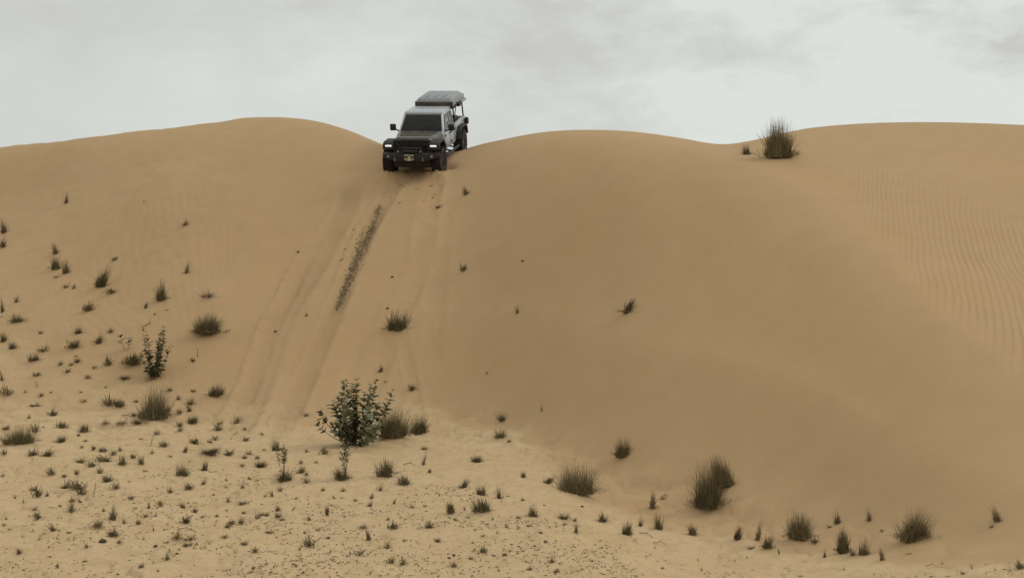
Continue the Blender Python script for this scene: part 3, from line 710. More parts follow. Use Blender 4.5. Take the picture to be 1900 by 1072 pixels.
# ------------------------------------------------------------------ plants as the photograph places them
# (u, v of the base, width, height, kind, label, short reference for its neighbours' labels)
# g grass clump, d dry sparse tuft, m low mat, s tall sprig, t dead twig, k stone
PL = [
 (1447, 298, 54, 68, 'g', 'big bushy grass clump breaking the skyline on the dune crest', 'bushy clump on the skyline'),
 (1388, 287, 19, 24, 'g', 'small upright tuft on the crest next to the bushy skyline clump', None),
 (1316, 950, 66, 82, 'g', 'largest dark grass clump at the dune foot, lower half of a joined pair', 'largest dark clump'),
 (1347, 908, 34, 54, 'g', 'dark windswept grass clump rising behind the largest dark clump', None),
 (1485, 1007, 46, 50, 'g', 'dense dark grass clump with fanned blades, nearest right of the largest clump', 'dense fanned clump'),
 (1695, 1014, 62, 56, 'g', 'broad spiky grass clump at the slope foot near the right edge', 'broad spiky clump'),
 (1070, 925, 76, 54, 'g', 'wide dark grass clump with ragged skirt where the slip face meets the flat', 'wide ragged clump'),
 (1154, 851, 32, 34, 'g', 'lone grass tuft with one long spike on the lower slip face', 'tuft with the long spike'),
 (1163, 584, 30, 26, 'g', 'leaning grass tuft alone halfway up the bare slip face', 'leaning tuft on the bare slope'),
 (930, 811, 30, 22, 'g', 'lower dark puff of the two-tiered tuft at the dune foot', 'two-tiered tuft'),
 (933, 780, 26, 18, 'g', 'upper pale puff of the two-tiered tuft at the dune foot', None),
 (885, 857, 34, 17, 'm', 'dark dome-shaped cushion plant lying alone on rippled sand', 'dark cushion plant'),
 (737, 617, 40, 38, 'g', 'star-shaped grass tuft standing beside the wheel tracks in mid slope', 'star-shaped tuft'),
 (728, 818, 62, 52, 'g', 'feathery olive grass clump pressed against the big leafy bush', 'feathery clump'),
 (775, 808, 32, 38, 'g', 'compact grass clump with dark heart at the end of the feathery clump', 'compact dark-hearted clump'),
 (288, 783, 58, 56, 'g', 'tall fan of grass with a dark shadow mat below the slim leafy bush', 'tall fan of grass'),
 (256, 789, 30, 10, 'm', 'dark mat of blades laid as the shadow beside the tall grass fan', None),  # dark blades drawn in place of the fan's cast shadow
 (388, 624, 52, 36, 'g', 'dark wedge of grass above the wheel tracks, biggest on the upper slope', 'dark wedge of grass'),
 (388, 851, 54, 18, 'm', 'wide low dark mat of grass beside the foot of the wheel tracks', 'wide low mat'),
 (36, 828, 54, 30, 'g', 'broad tangled grass clump near the left edge with a long shadow', 'broad tangled clump'),
 (52, 818, 16, 26, 'd', 'upright spray growing out of the broad tangled clump', None),
 (101, 500, 24, 26, 'g', 'thickest dark tuft of the trio high on the left slope', 'thickest tuft of the trio'),
 (104, 471, 13, 18, 'g', 'small tuft directly uphill of the thickest tuft of the trio', None),
 (124, 507, 12, 22, 'g', 'narrow upright tuft beside the thickest tuft of the trio', None),
 (187, 534, 24, 36, 'g', 'long leaning green tuft on the left slope', 'long leaning tuft'),
 (7, 433, 20, 28, 'g', 'dark green tuft cut by the left edge of the view, high on the slope', 'tuft at the left edge'),
 (123, 377, 20, 20, 'd', 'bent tuft with a curling tip, highest on the left slope', 'bent highest tuft'),
 (301, 559, 24, 36, 'g', 'forked upright tuft uphill of the slim leafy bush', 'forked upright tuft'),
 (346, 507, 20, 22, 'd', 'lone pointed tuft on the smooth upper slope', 'lone pointed tuft'),
 (388, 556, 44, 16, 'd', 'low arching dry branch half buried in sand', 'low arching branch'),
 (397, 738, 32, 26, 'g', 'spreading green tuft with long side runners', 'tuft with side runners'),
 (525, 898, 34, 24, 'g', 'tuft at the base of the tall thin sprig under the track ends', 'base of the tall sprig'),
 (526, 893, 16, 60, 's', 'tall thin sprig with leafy top below the wheel track ends', 'tall thin sprig'),
 (514, 836, 18, 20, 'g', 'ragged tuft just behind the tall thin sprig', None),
 (484, 866, 38, 18, 'm', 'flat spreading tuft between the wide low mat and the tall sprig', 'flat spreading tuft'),
 (634, 896, 38, 26, 'g', 'dark tuft with bushy base in front of the big leafy bush', 'tuft in front of the big bush'),
 (640, 892, 16, 52, 's', 'wispy tall sprig in front of the big leafy bush', None),
 (718, 887, 40, 32, 'g', 'green tuft leaning right on the flat below the feathery clump', 'green leaning tuft'),
 (895, 956, 34, 28, 'g', 'bushy olive tuft on the flat, nearest camera of a cluster of three', 'bushy olive tuft'),
 (890, 918, 24, 24, 'g', 'dark-centred tuft in the middle of the cluster of three', 'middle of the cluster of three'),
 (859, 905, 24, 20, 'g', 'small spreading tuft at the far side of the cluster of three', None),
 (926, 925, 22, 26, 'd', 'pair of slanting dry blades next to the cluster of three', None),
 (989, 957, 26, 22, 'g', 'fan-shaped tuft alone on pale sand before the wide ragged clump', 'fan-shaped tuft'),
 (1046, 962, 34, 16, 'm', 'flat green mat in front of the wide ragged clump', 'flat green mat'),
 (1165, 997, 24, 30, 'g', 'upright dark tuft beside scattered sticks at the slope foot', 'tuft beside the sticks'),
 (1222, 986, 24, 32, 'g', 'soft olive tuft in shade left of the largest dark clump', 'soft olive tuft'),
 (1565, 1030, 26, 44, 'g', 'tall ragged tuft between the two big clumps near the right edge', 'tall ragged tuft'),
 (1603, 1032, 20, 34, 'g', 'narrow dark tuft beside the tall ragged tuft', None),
 (1583, 1033, 18, 14, 'd', 'pale straw tuft wedged between two dark ragged tufts', None),
 (1850, 968, 20, 34, 'g', 'curved tuft on bare sand, last up the slope at the right', 'curved tuft at the far right'),
 (208, 963, 22, 28, 'g', 'round-topped dark green tuft in the stony flat', 'round-topped tuft'),
 (133, 957, 30, 26, 'd', 'open spiky tuft like a star on the stony flat', 'open spiky tuft'),
 (345, 970, 22, 20, 'm', 'round bunched plant with a stick lying below it', 'round bunched plant'),
 (119, 906, 28, 18, 'g', 'low wide tuft on pale sand beneath the broad tangled clump', 'low wide tuft'),
 (200, 893, 32, 18, 'm', 'dark low tuft with a dry stalk behind it', 'dark low tuft'),
 (228, 862, 24, 20, 'g', 'bushy green tuft with small companions on the sandy flat', 'bushy green tuft'),
 (36, 645, 1, 1, None, None, None),
 # smaller ones
 (266, 376, 9, 5, 'd'), (344, 419, 14, 11, 'd'), (5, 460, 14, 18, 'd'), (105, 515, 14, 5, 'm'), (122, 534, 14, 8, 'd'), (137, 535, 8, 8, 'g'),
 (207, 544, 18, 12, 'g'), (212, 483, 14, 9, 'm'), (270, 573, 6, 13, 'g'), (308, 576, 12, 4, 'm'), (287, 584, 7, 5, 'm'), (163, 577, 18, 18, 'g'),
 (30, 561, 15, 11, 'd'), (5, 580, 18, 28, 'd'), (30, 597, 28, 14, 'g'), (148, 618, 16, 12, 'g'), (183, 636, 24, 20, 'g'), (205, 618, 14, 9, 'd'),
 (136, 646, 20, 16, 'g'), (25, 646, 26, 16, 'g'), (6, 634, 16, 16, 'g'), (66, 668, 26, 16, 'g'), (358, 671, 12, 8, 'm'), (246, 680, 36, 26, 'g'),
 (200, 679, 12, 16, 'g'), (175, 684, 12, 6, 'm'), (232, 704, 24, 9, 'm'), (4, 706, 8, 18, 'd'), (77, 735, 13, 7, 'm'), (151, 728, 11, 5, 'm'),
 (195, 719, 6, 4, 'm'), (155, 746, 14, 8, 'd'), (222, 755, 20, 16, 'g'), (356, 786, 22, 20, 'g'), (99, 771, 14, 13, 'g'), (115, 794, 17, 13, 'g'),
 (10, 797, 18, 9, 'm'), (113, 821, 24, 20, 'g'), (157, 801, 16, 16, 'g'), (145, 809, 9, 8, 'm'), (86, 846, 28, 16, 'g'), (262, 815, 10, 5, 'm'),
 (361, 824, 15, 16, 'g'), (304, 828, 22, 12, 'd'), (343, 839, 11, 13, 'd'), (456, 818, 17, 11, 'd'), (174, 834, 11, 9, 'm'), (151, 858, 22, 9, 'd'),
 (246, 850, 11, 10, 'g'), (262, 862, 14, 15, 'd'), (270, 875, 11, 6, 'm'), (282, 841, 15, 8, 'd'), (377, 873, 12, 15, 'g'), (338, 881, 20, 18, 'g'),
 (185, 878, 17, 14, 'd'), (4, 884, 8, 8, 'g'), (240, 894, 8, 5, 'm'), (450, 865, 13, 6, 'm'), (377, 899, 13, 11, 'g'), (316, 914, 13, 13, 'd'),
 (351, 908, 17, 13, 'd'), (88, 921, 10, 11, 'd'), (28, 925, 8, 8, 'd'), (43, 933, 5, 7, 'g'), (244, 926, 21, 7, 'd'), (149, 932, 13, 10, 'd'),
 (181, 979, 22, 16, 'd'), (230, 971, 10, 12, 'd'), (256, 973, 10, 14, 'd'), (276, 943, 10, 12, 'd'), (298, 939, 12, 13, 'd'), (252, 944, 9, 6, 'd'),
 (423, 931, 12, 11, 'd'), (451, 935, 28, 8, 'm'), (421, 948, 8, 5, 'm'), (100, 984, 26, 13, 'd'), (60, 986, 8, 4, 'm'), (447, 971, 16, 12, 'd'),
 (210, 995, 26, 14, 'd'), (308, 1008, 13, 5, 'm'), (417, 998, 20, 8, 'd'), (137, 1003, 7, 8, 'd'), (266, 1001, 10, 8, 'd'), (161, 1016, 12, 11, 'd'),
 (36, 1027, 14, 12, 'd'), (310, 1039, 16, 14, 'd'), (157, 1042, 12, 6, 'm'), (260, 1053, 15, 10, 'd'), (107, 1053, 5, 12, 'd'), (470, 1055, 7, 8, 'g'),
 (706, 690, 9, 14, 'g'), (716, 709, 8, 4, 'm'), (765, 724, 18, 12, 'm'), (569, 772, 15, 8, 'd'), (486, 807, 12, 6, 'm'), (750, 899, 20, 17, 'g'),
 (785, 863, 9, 19, 'd'), (787, 834, 15, 8, 'm'), (797, 876, 7, 9, 'g'), (706, 910, 15, 11, 'd'), (492, 921, 9, 8, 'd'), (505, 922, 8, 10, 'd'),
 (607, 956, 9, 20, 'd'), (573, 965, 9, 10, 'g'), (765, 942, 17, 9, 'd'), (836, 953, 14, 22, 'g'), (797, 979, 20, 13, 'g'), (499, 988, 22, 7, 'm'),
 (684, 1002, 7, 20, 'g'), (674, 980, 20, 10, 'd'), (450, 970, 14, 8, 'd'), (873, 1037, 14, 7, 'm'), (803, 1064, 12, 5, 'm'), (495, 1046, 6, 5, 'm'),
 (555, 1020, 10, 8, 'd'), (944, 820, 8, 7, 'g'), (1005, 763, 6, 14, 'd'), (971, 887, 9, 14, 'g'), (1016, 900, 15, 14, 'g'), (862, 947, 8, 9, 'd'),
 (1046, 974, 11, 6, 'm'), (1066, 966, 13, 8, 'd'), (1069, 989, 12, 18, 'd'), (1118, 968, 20, 16, 'g'), (1188, 978, 10, 15, 'g'), (1211, 944, 11, 26, 'g'),
 (1285, 993, 14, 20, 'g'), (1368, 1001, 12, 26, 'g'), (1393, 1018, 20, 7, 'm'), (1406, 1003, 13, 26, 'd'), (1424, 1018, 17, 22, 'g'), (1511, 1011, 11, 10, 'g'),
 (1555, 971, 11, 22, 'g'), (1613, 967, 16, 18, 'd'), (1530, 1036, 7, 16, 'g'), (1446, 1028, 4, 10, 'g'), (1637, 1040, 10, 22, 'd'), (1688, 1029, 12, 5, 'm'),
 (1636, 986, 8, 8, 'm'), (1840, 979, 10, 7, 'm'), (1894, 1054, 14, 16, 'g'), (1788, 1064, 14, 6, 'm'), (1803, 1055, 8, 10, 'd'), (1749, 1046, 10, 6, 'd'),
 (1485, 1069, 12, 5, 'm'), (1540, 978, 14, 6, 'm'), (865, 361, 15, 14, 'g'), (813, 386, 20, 7, 'm'), (860, 503, 15, 14, 'd'), (960, 582, 15, 12, 'd'),
 (569, 586, 6, 8, 'm'), (904, 694, 14, 6, 'd'), (1230, 926, 14, 8, 'd'), (882, 984, 8, 5, 'm'), (941, 979, 10, 12, 'd'), (962, 982, 6, 10, 'd'), (924, 990, 10, 6, 'd'),
 (870, 965, 8, 8, 'd'), (846, 966, 10, 5, 'm'), (915, 966, 8, 8, 'd'), (690, 925, 12, 10, 'd'), (660, 930, 10, 7, 'd'), (620, 925, 9, 7, 'd'), (730, 935, 8, 10, 'd'),
 (545, 945, 10, 6, 'd'), (590, 985, 9, 6, 'd'), (640, 960, 9, 6, 'd'), (720, 965, 10, 7, 'd'), (750, 1005, 10, 7, 'd'), (540, 990, 9, 7, 'd'),
]
STICKS = [ # u0,v0,u1,v1, label
 (367, 663, 365, 646, 'upright dead stick poking from smooth sand beside the slim leafy bush'),
 (268, 606, 280, 600, 'short dark log lying just uphill of the slim leafy bush'),
 (225, 772, 251, 775, 'thin dead twig lying beside the tall fan of grass'),
 (427, 815, 441, 803, 'slanting stick on the sand at the end of the outer wheel track'),
 (278, 828, 284, 808, 'thin upright twig on the flat below the tall fan of grass'),
 (174, 919, 177, 895, 'tall dead stalk standing alone above the stony flat'),
 (330, 982, 364, 989, 'long curved stick lying under the round bunched plant'),
 (750, 862, 771, 864, 'flat twig lying on the sand before the feathery clump'),
 (488, 972, 511, 971, 'bleached straight twig lying on the stony flat'),
 (1186, 990, 1212, 998, 'dark forked stick at the slope foot behind the tuft beside the sticks'),
 (1211, 1008, 1238, 1012, 'long thin stick lying in front of the soft olive tuft'),
 (1176, 1003, 1184, 1010, 'stubby broken stick between two longer sticks at the slope foot'),
 (1715, 1053, 1742, 1053, 'straight stick lying on the flat below the broad spiky clump'),
 (69, 718, 66, 706, 'tiny upright twig on the lower left slope'),
 (1226, 926, 1238, 919, 'curved bare twig arching over the soft olive tuft'),
]
STONES = [(191, 1006, 12, 'k', 'dark rounded stone lying on the flat among dry sprigs'), (842, 1031, 7, 'k', 'upper of two small black stones on the flat'),
 (833, 1036, 6, 'k', 'lower of two small black stones on the flat'), (609, 999, 7, 'k', 'small dark stone on the flat below the big leafy bush'),
 (328, 1027, 6, 'k', 'small black pebble on the flat below the long curved stick'), (288, 1014, 8, 'k', 'flat brown stone on the stony flat'),
 (728, 515, 5, 'k', 'dark pebble on the smooth slope uphill of the star-shaped tuft'), (719, 573, 5, 'k', 'dark pebble just uphill of the star-shaped tuft'),
 (970, 485, 5, 'k', 'single pebble on the bare slip face'), (553, 468, 5, 'k', 'pebble between the outer wheel tracks'), (511, 615, 5, 'k', 'pebble resting on the outer wheel track'),
 (793, 819, 6, 'p', 'small white stone on the sand near the compact dark-hearted clump'), (558, 842, 5, 'p', 'pale pebble on the sand at the track ends'),
 (1012, 1005, 6, 'k', 'dark pebble on pale sand below the fan-shaped tuft'), (1080, 940, 6, 'k', 'dark pebble under the skirt of the wide ragged clump')]
PL = [tuple(p) + (None,) * (7 - len(p)) for p in PL if p[4]]
BUSHES = [(661, 828, 120, 116, 27, 'big leafy milkweed bush with grey-green leaves at the dune foot', 'big leafy bush'),
          (285, 707, 46, 102, 13, 'slim leafy milkweed bush with two tall shoots on the left slope', 'slim leafy bush'),
          (236, 655, 30, 30, 2, 'sparse young milkweed with a few dark leaves next to the slim bush', None)]

spots = []
for p in PL: spots.append(at(p[0], p[1]))
bush_spots = [at(b_[0], b_[1]) for b_ in BUSHES]
for p, c in zip(PL, spots):
    if p[2] * p[3] > 700:
        MOUNDS.append((c.x, c.y + .05, .55 * p[2] / F * c.y + .12, min(.11, .0018 * p[2])))
for b_, c in zip(BUSHES, bush_spots):
    MOUNDS.append((c.x, c.y, .4 * b_[2] / F * c.y + .15, .05))

# ------------------------------------------------------------------ the sand: one sheet to the horizon
def build_sand():
    fine = np.arange(-22.8, 22.8, math.degrees(2.05 / F)) * math.pi / 180
    mid = np.radians(np.arange(23.0, 62, .6)); far = np.radians(np.arange(62.5, 180, 3.0))
    az = np.concatenate([-far[::-1], -mid[::-1], fine, mid, far])
    r = np.concatenate([np.geomspace(.03, 15.5, 70), np.arange(15.6, 58, .062), np.arange(58.1, 76, .2), np.geomspace(77, 3500, 55)])
    A, R = np.meshgrid(az, r)
    X = (np.sin(A) * R).ravel(); Y = (np.cos(A) * R).ravel()
    z, plain, moist, rip = full_z(X, Y, True)
    na, nr = len(az), len(r)
    j = np.arange(nr - 1)[:, None] * na; i = np.arange(na)[None, :]; i1 = (i + 1) % na
    q = np.stack([j + i, j + i1, j + na + i1, j + na + i], -1).reshape(-1, 4)[:, ::-1]
    me = bpy.data.meshes.new('sand')
    me.vertices.add(na * nr); me.vertices.foreach_set('co', np.stack([X, Y, z], -1).astype(np.float32).ravel())
    me.loops.add(q.size); me.loops.foreach_set('vertex_index', q.astype(np.int32).ravel())
    me.polygons.add(len(q)); me.polygons.foreach_set('loop_start', np.arange(0, q.size, 4, dtype=np.int32))
    me.polygons.foreach_set('use_smooth', np.ones(len(q), bool))
    for nm, a in (('plain', plain), ('moist', moist)):
        at_ = me.attributes.new(nm, 'FLOAT', 'POINT'); at_.data.foreach_set('value', a.astype(np.float32))
    me.update(calc_edges=True)
    o = link_mesh('sand_dune', me, M_SAND)
    tag(o, 'tan desert dune with a steep slip face and a pale gravel flat in front', kind='structure')
    return o
build_sand()

# ------------------------------------------------------------------ plant meshes
class Leafy:
    def __init__(s): s.v = []; s.f = []; s.c = []
    def blade(s, pts, w, col, wdir):
        """ribbon along pts, width w at the base narrowing to the tip"""
        n = len(pts); b0 = len(s.v)
        for k, p in enumerate(pts):
            ww = w * (1 - (k / (n - 1)) ** 1.6 * .88) * .5
            s.v.append(p - wdir * ww); s.v.append(p + wdir * ww); s.c += [col, col]
        for k in range(n - 1):
            a = b0 + 2 * k; s.f.append((a, a + 1, a + 3, a + 2))
    def leaf(s, base, dirv, nrm, L, W, col):
        t = dirv.normalized(); sd = t.cross(nrm).normalized(); n = sd.cross(t).normalized()
        b0 = len(s.v)
        prof = ((0, .06), (.18, .62), (.45, 1.0), (.72, .86), (.92, .42), (1.0, .04))
        for (a, h) in prof:
            p = base + t * (L * a) - n * (L * .22 * a * a)
            for e in (-1, 0, 1):
                s.v.append(p + sd * (e * W * .5 * h) + n * (abs(e) * W * .16 * h)); s.c.append(col)
        for k in range(len(prof) - 1):
            for e in (0, 1):
                a = b0 + 3 * k + e; s.f.append((a, a + 1, a + 4, a + 3))
    def mesh(s, name):
        me = bpy.data.meshes.new(name); me.from_pydata([tuple(p) for p in s.v], [], s.f)
        at_ = me.attributes.new('tone', 'FLOAT_COLOR', 'POINT')
        at_.data.foreach_set('color', np.array([(*c, 1) for c in s.c], np.float32).ravel())
        for p in me.polygons: p.use_smooth = True
        me.update(); return me

GREENS = ((.100, .082, .036), (.132, .106, .048), (.070, .058, .025), (.175, .138, .068))
DRYS = ((.200, .152, .076), (.150, .115, .058), (.255, .195, .103), (.115, .090, .045))

def tone(rg, dry):
    c = rg.choice(DRYS) if rg.random() < dry else rg.choice(GREENS)
    k = rg.uniform(.7, 1.25)
    return tuple(a * k for a in c)

def grass_mesh(name, W, H, n, rg, dry=.25, droop=.35, lean=(0, 0), bw=.006, spread=.22, flat=False, puff=False):
    G = Leafy()
    thmax = rg.uniform(.98, 1.42); gain = rg.uniform(.78, 1.35); side = rg.uniform(0, 6.28); bias = rg.uniform(0, .55)
    curl = rg.uniform(.1, .5)
    nsub = 0 if puff or flat else n // 110
    subs = [(0, 0)] * 2 + [(rg.uniform(-1, 1) * W * .24, rg.uniform(-1, 1) * W * .2) for _ in range(nsub)]
    for i in range(n):
        sx, sy = rg.choice(subs)
        bx, by = sx + rg.gauss(0, W * spread * .22), sy + rg.gauss(0, W * spread * .22)
        a = rg.uniform(0, 2 * math.pi)
        th = thmax * rg.random() ** .85 - .05
        if rg.random() < bias: a = side + rg.gauss(0, .5)
        if rg.random() < .08: th = rg.uniform(.9, 1.45)
        ln = .22 + .78 * rg.random() ** 1.35
        if puff: th = 1.45 * rg.random() ** .6; ln = rg.uniform(.25, 1.0); bx *= 2.2; by *= 2.2
        if flat: th = rg.uniform(.6, 1.35); ln = rg.uniform(.3, 1.0)
        c_, s_ = math.cos(th), math.sin(th)
        reach = s_ * W * .56 * ln
        zt = (c_ * .88 + .12) * H * ln * (1.06 if not puff else .95)
        tip = Vector((bx + math.cos(a) * reach + lean[0] * zt, by + math.sin(a) * reach * .85 + lean[1] * zt, zt))
        base = Vector((bx, by, -.03 if not puff else rg.uniform(-.02, .2 * H)))
        pts = []
        wob = rg.gauss(0, .06) * H
        for k in range(5):
            t = k / 4
            p = base.lerp(tip, t)
            p.z += curl * s_ * H * ln * t * (1 - t) * 1.5
            if th > .6: p.z -= droop * .5 * zt * max(0, t - .5) ** 2
            p.x += wob * t * (1 - t) + rg.gauss(0, .008) * H * t
            pts.append(p)
        wd = Vector((rg.gauss(0, 1), rg.gauss(0, .5), rg.gauss(0, .15))).normalized()
        G.blade(pts, bw * (rg.uniform(.5, 1.3) if not puff else rg.uniform(1.0, 2.0)), tuple(gain * x for x in tone(rg, dry)), wd)
    if flat or n > 30:                                     # dead litter caught between the stems
        for i in range(n // 2):
            a = rg.uniform(0, 2 * math.pi); r = min(.5, abs(rg.gauss(0, .26))) * W
            p = Vector((math.cos(a) * r, math.sin(a) * r * .7, rg.uniform(0, .08) * H))
            q = p + Vector((rg.gauss(0, .12) * W, rg.gauss(0, .1) * W, rg.uniform(.02, .16) * H))
            G.blade([p, p.lerp(q, .5) + Vector((0, 0, .03 * H)), q], bw * 1.3, tone(rg, dry), Vector((rg.gauss(0, 1), rg.gauss(0, 1), .3)).normalized())
    return G.mesh(name)

def sprig_mesh(name, W, H, rg, dry=.3):
    G = Leafy()
    for s_ in range(4):
        top = Vector((rg.gauss(0, .32) * W, rg.gauss(0, .25) * W, H * rg.uniform(.7, 1.0)))
        pts = [Vector((0, 0, -.03)).lerp(top, k / 5) + Vector((rg.gauss(0, .04) * W, rg.gauss(0, .04) * W, 0)) for k in range(6)]
        for wd in (Vector((1, 0, 0)), Vector((0, 1, 0))): G.blade(pts, .010, tone(rg, .8), wd)
        for i in range(34):
            t = rg.uniform(.35, 1.0) ** .8
            b0 = pts[min(4, int(t * 5))].lerp(pts[min(5, int(t * 5) + 1)], t * 5 - int(t * 5))
            dv = Vector((rg.gauss(0, 1), rg.gauss(0, 1), rg.uniform(.1, 1.2)))
            G.leaf(b0, dv, Vector((rg.gauss(0, .4), rg.gauss(0, .4), 1)), rg.uniform(.05, .09), .022, tone(rg, dry))
    return G.mesh(name)

NAMES = {'g': ('grass_tuft', 'grass tuft'), 'd': ('dry_tuft', 'dry tuft'), 'm': ('low_plant', 'low plant'), 's': ('tall_sprig', 'sprig')}
REFS = [('pickup truck', 771, 280)]
for b_ in BUSHES:
    if b_[6]: REFS.append((b_[6], b_[0], b_[1] - b_[3] * .4))
for p in PL:
    if p[6]: REFS.append((p[6], p[0], p[1] - p[3] * .4))
USED = set()
def auto_label(p):
    u, v, w, h, k = p[:5]
    size = 'tiny' if w * h < 110 else 'small' if w * h < 330 else 'modest'
    noun = {'g': 'green tuft' if h < w * 1.2 else 'upright green tuft', 'd': 'dry brown tuft' if h < w * 1.1 else 'thin dry tuft', 'm': 'flat dark plant'}[k]
    v = v - h * .4
    for rank in (('just', 230), ('some way', 700)):
        for (nm, ru, rv) in sorted(REFS, key=lambda r: math.hypot(r[1] - u, (r[2] - v) * 1.3))[:14]:
            dx, dy = u - ru, v - rv
            dist = math.hypot(dx, dy)
            a = math.degrees(math.atan2(-dy, dx)) % 360
            rel = ['right of', 'uphill and right of', 'uphill of', 'uphill and left of', 'left of', 'downhill and left of', 'downhill of', 'downhill and right of'][int((a + 22.5) // 45) % 8]
            q = 'close' if dist < 45 else 'just' if dist < 110 else 'well' if dist < 220 else 'far'
            key = (nm, rel, q, noun)
            if key in USED: continue
            USED.add(key)
            t_ = f'{size} {noun} {q} {rel} the {nm}'
            return t_ if len(t_.split()) <= 15 else f'{noun} {q} {rel} the {nm}'
    return f'{size} {noun} on the sand'

rg = random.Random(20)
protos = {}
for p, c in zip(PL, spots):
    u, v, w, h, k, lab, ref = p
    sc = c.y / F
    gb = 1.5 if w * h < 400 else 1.15
    w, h = w * gb, h * gb
    W, H = w * sc, h * sc
    area = w * h * .29
    bw = max(.0045, .36 * sc * 1.855 * rg.uniform(.8, 1.1))
    if k == 's':
        me = sprig_mesh('tall_sprig', W, H, rg)
    elif k == 'm':
        me = grass_mesh('low_plant', W * .95, H, int(np.clip(area * .9, 22, 420)), rg, dry=.2, flat=True, bw=bw, spread=.30)
    elif k == 'd':
        me = grass_mesh('dry_tuft', W * 1.05, H * 1.05, int(np.clip(area * .5, 12, 120)), rg, dry=.65, bw=bw * .9, spread=.2, lean=(rg.gauss(0, .15), 0), puff=not lab and rg.random() < .55)
    else:
        ln = (rg.gauss(0, .20 if w < 45 else .05), 0)
        if ref == 'leaning tuft on the bare slope': ln = (.55, 0)
        if ref == 'long leaning tuft': ln = (.35, 0)
        if ref == 'curved tuft at the far right' or (lab and 'windswept' in lab): ln = (-.3, 0)
        n = int(np.clip(area * 1.1, 24, 760) * (1.9 if area > 620 else 1.25 if area > 300 else .9) * rg.uniform(.7, 1.1))
        me = grass_mesh('grass_tuft', W * 1.22, H * .97, n, rg, dry=rg.choice((.08, .15, .3, .5, .7)), lean=ln, bw=bw, spread=.24, puff=not lab and rg.random() < .45)
    nm, cat = NAMES[k]
    p = (u, v) + tuple(p[2:])
    o = link_mesh(nm, me, M_GRASS)
    o.location = (c.x, c.y, z_at(c.x, c.y))
    tag(o, lab or auto_label(p), cat, {'g': 'grass tufts on the dune', 'd': 'dry tufts on the sand', 'm': 'low plants on the sand', 's': 'tall sprigs'}[k])

# leafy milkweed bushes ----------------------------------------------------
def milkweed(spec, c):
    u, v, w, h, ns, lab, ref = spec
    rg = random.Random(int(u))
    sc = c.y / F; W, H = w * sc, h * sc
    T = empty('milkweed_bush', (c.x, c.y, z_at(c.x, c.y)))
    tag(T, lab, 'bush', 'leafy milkweed bushes')
    leaves = Leafy()
    LS = .168 if ns > 20 else .142
    LEAFC = ((.145, .140, .068), (.112, .108, .049), (.190, .182, .100), (.085, .082, .036), (.29, .28, .185))
    for i in range(ns):
        if ns >= 20:
            f = (i + .5) / ns * 2 - 1
            tx = f * W * .50 + rg.gauss(0, .03); hh = H * (.98 - .50 * abs(f) ** 1.5) * rg.uniform(.86, 1.04)
            ty = rg.gauss(0, .22) * W
            if i % 3 == 2: hh *= .6; ty = -abs(ty) - .15
            if i == 0: tx, hh, ty = -.60 * W, .34 * H, -.1
            if i == 1: tx, hh, ty = -.56 * W, .55 * H, -.05
            if i == ns - 1: tx, hh, ty = .56 * W, .86 * H, 0
            if i in (8, 9): hh = H * 1.0
            if i in (20, 21): tx, hh = .27 * W, H * .98
        elif ns >= 5:
            tx = (-.30, .34, .20, -.22, .30, .06, -.34, .42, .10, .34, -.10, .24, -.26)[i] * W * 1.35; hh = (.98, .90, .66, .62, .78, .72, .5, .6, .5, .98, .55, .84, .86)[i] * H; ty = rg.gauss(0, .12)
        else:
            tx = (-.45, .15)[i] * W; hh = (.95, .8)[i] * H; ty = 0
        base = Vector((tx * .16 + rg.gauss(0, .03), ty * .15, -.04))
        top = Vector((tx, ty, hh))
        ctrl = base.lerp(top, .5) + Vector((tx * (.22 if ns > 20 else .0), ty * .2, -.06 * hh))
        n = 14
        pts = [(base * (1 - t) ** 2 + ctrl * 2 * t * (1 - t) + top * t * t) for t in [k / n for k in range(n + 1)]]
        bm_ = B()
        for k in range(0, n):
            r0 = .014 * (1 - .75 * k / n) * (1 if ns > 20 else .75); r1 = .014 * (1 - .75 * (k + 1) / n) * (1 if ns > 20 else .75)
            bm_.cyl(pts[k], pts[k + 1], r0, r1, 6)
        bm_.done('stem', M_STEM, T)
        start = .10 if ns > 20 else .08
        if ns < 4: start = .45
        if ns > 20 and i in (0, 1, ns - 1): start = .62
        L_total = sum((pts[k + 1] - pts[k]).length for k in range(n))
        npair = max(5, int(L_total * (1 - start) / .062))
        for q in range(npair):
            t = start + (1 - start) * (q + rg.uniform(.1, .9)) / npair
            k = min(n - 1, int(t * n)); p = pts[k].lerp(pts[k + 1], t * n - k)
            ax = (pts[k + 1] - pts[k]).normalized()
            a = q * 1.57 + rg.gauss(0, .35)
            o1 = ax.orthogonal().normalized(); o2 = ax.cross(o1)
            for sgn in (0, math.pi):
                if rg.random() < (.06 if ns > 20 else .12): continue
                rad = o1 * math.cos(a + sgn) + o2 * math.sin(a + sgn)
                dv = rad + ax * rg.uniform(.25, 1.0)
                Ls = LS * rg.uniform(.5, 1.15) * (1.0 if t < .9 else .7)
                col = rg.choice(LEAFC); kk = rg.uniform(.8, 1.2)
                leaves.leaf(p, dv, ax + rad * .2, Ls, Ls * rg.uniform(.70, .92), tuple(x * kk for x in col))
    link_mesh('foliage', leaves.mesh('foliage'), M_LEAF, T)
    return T
for s_, c in zip(BUSHES, bush_spots): milkweed(s_, c)

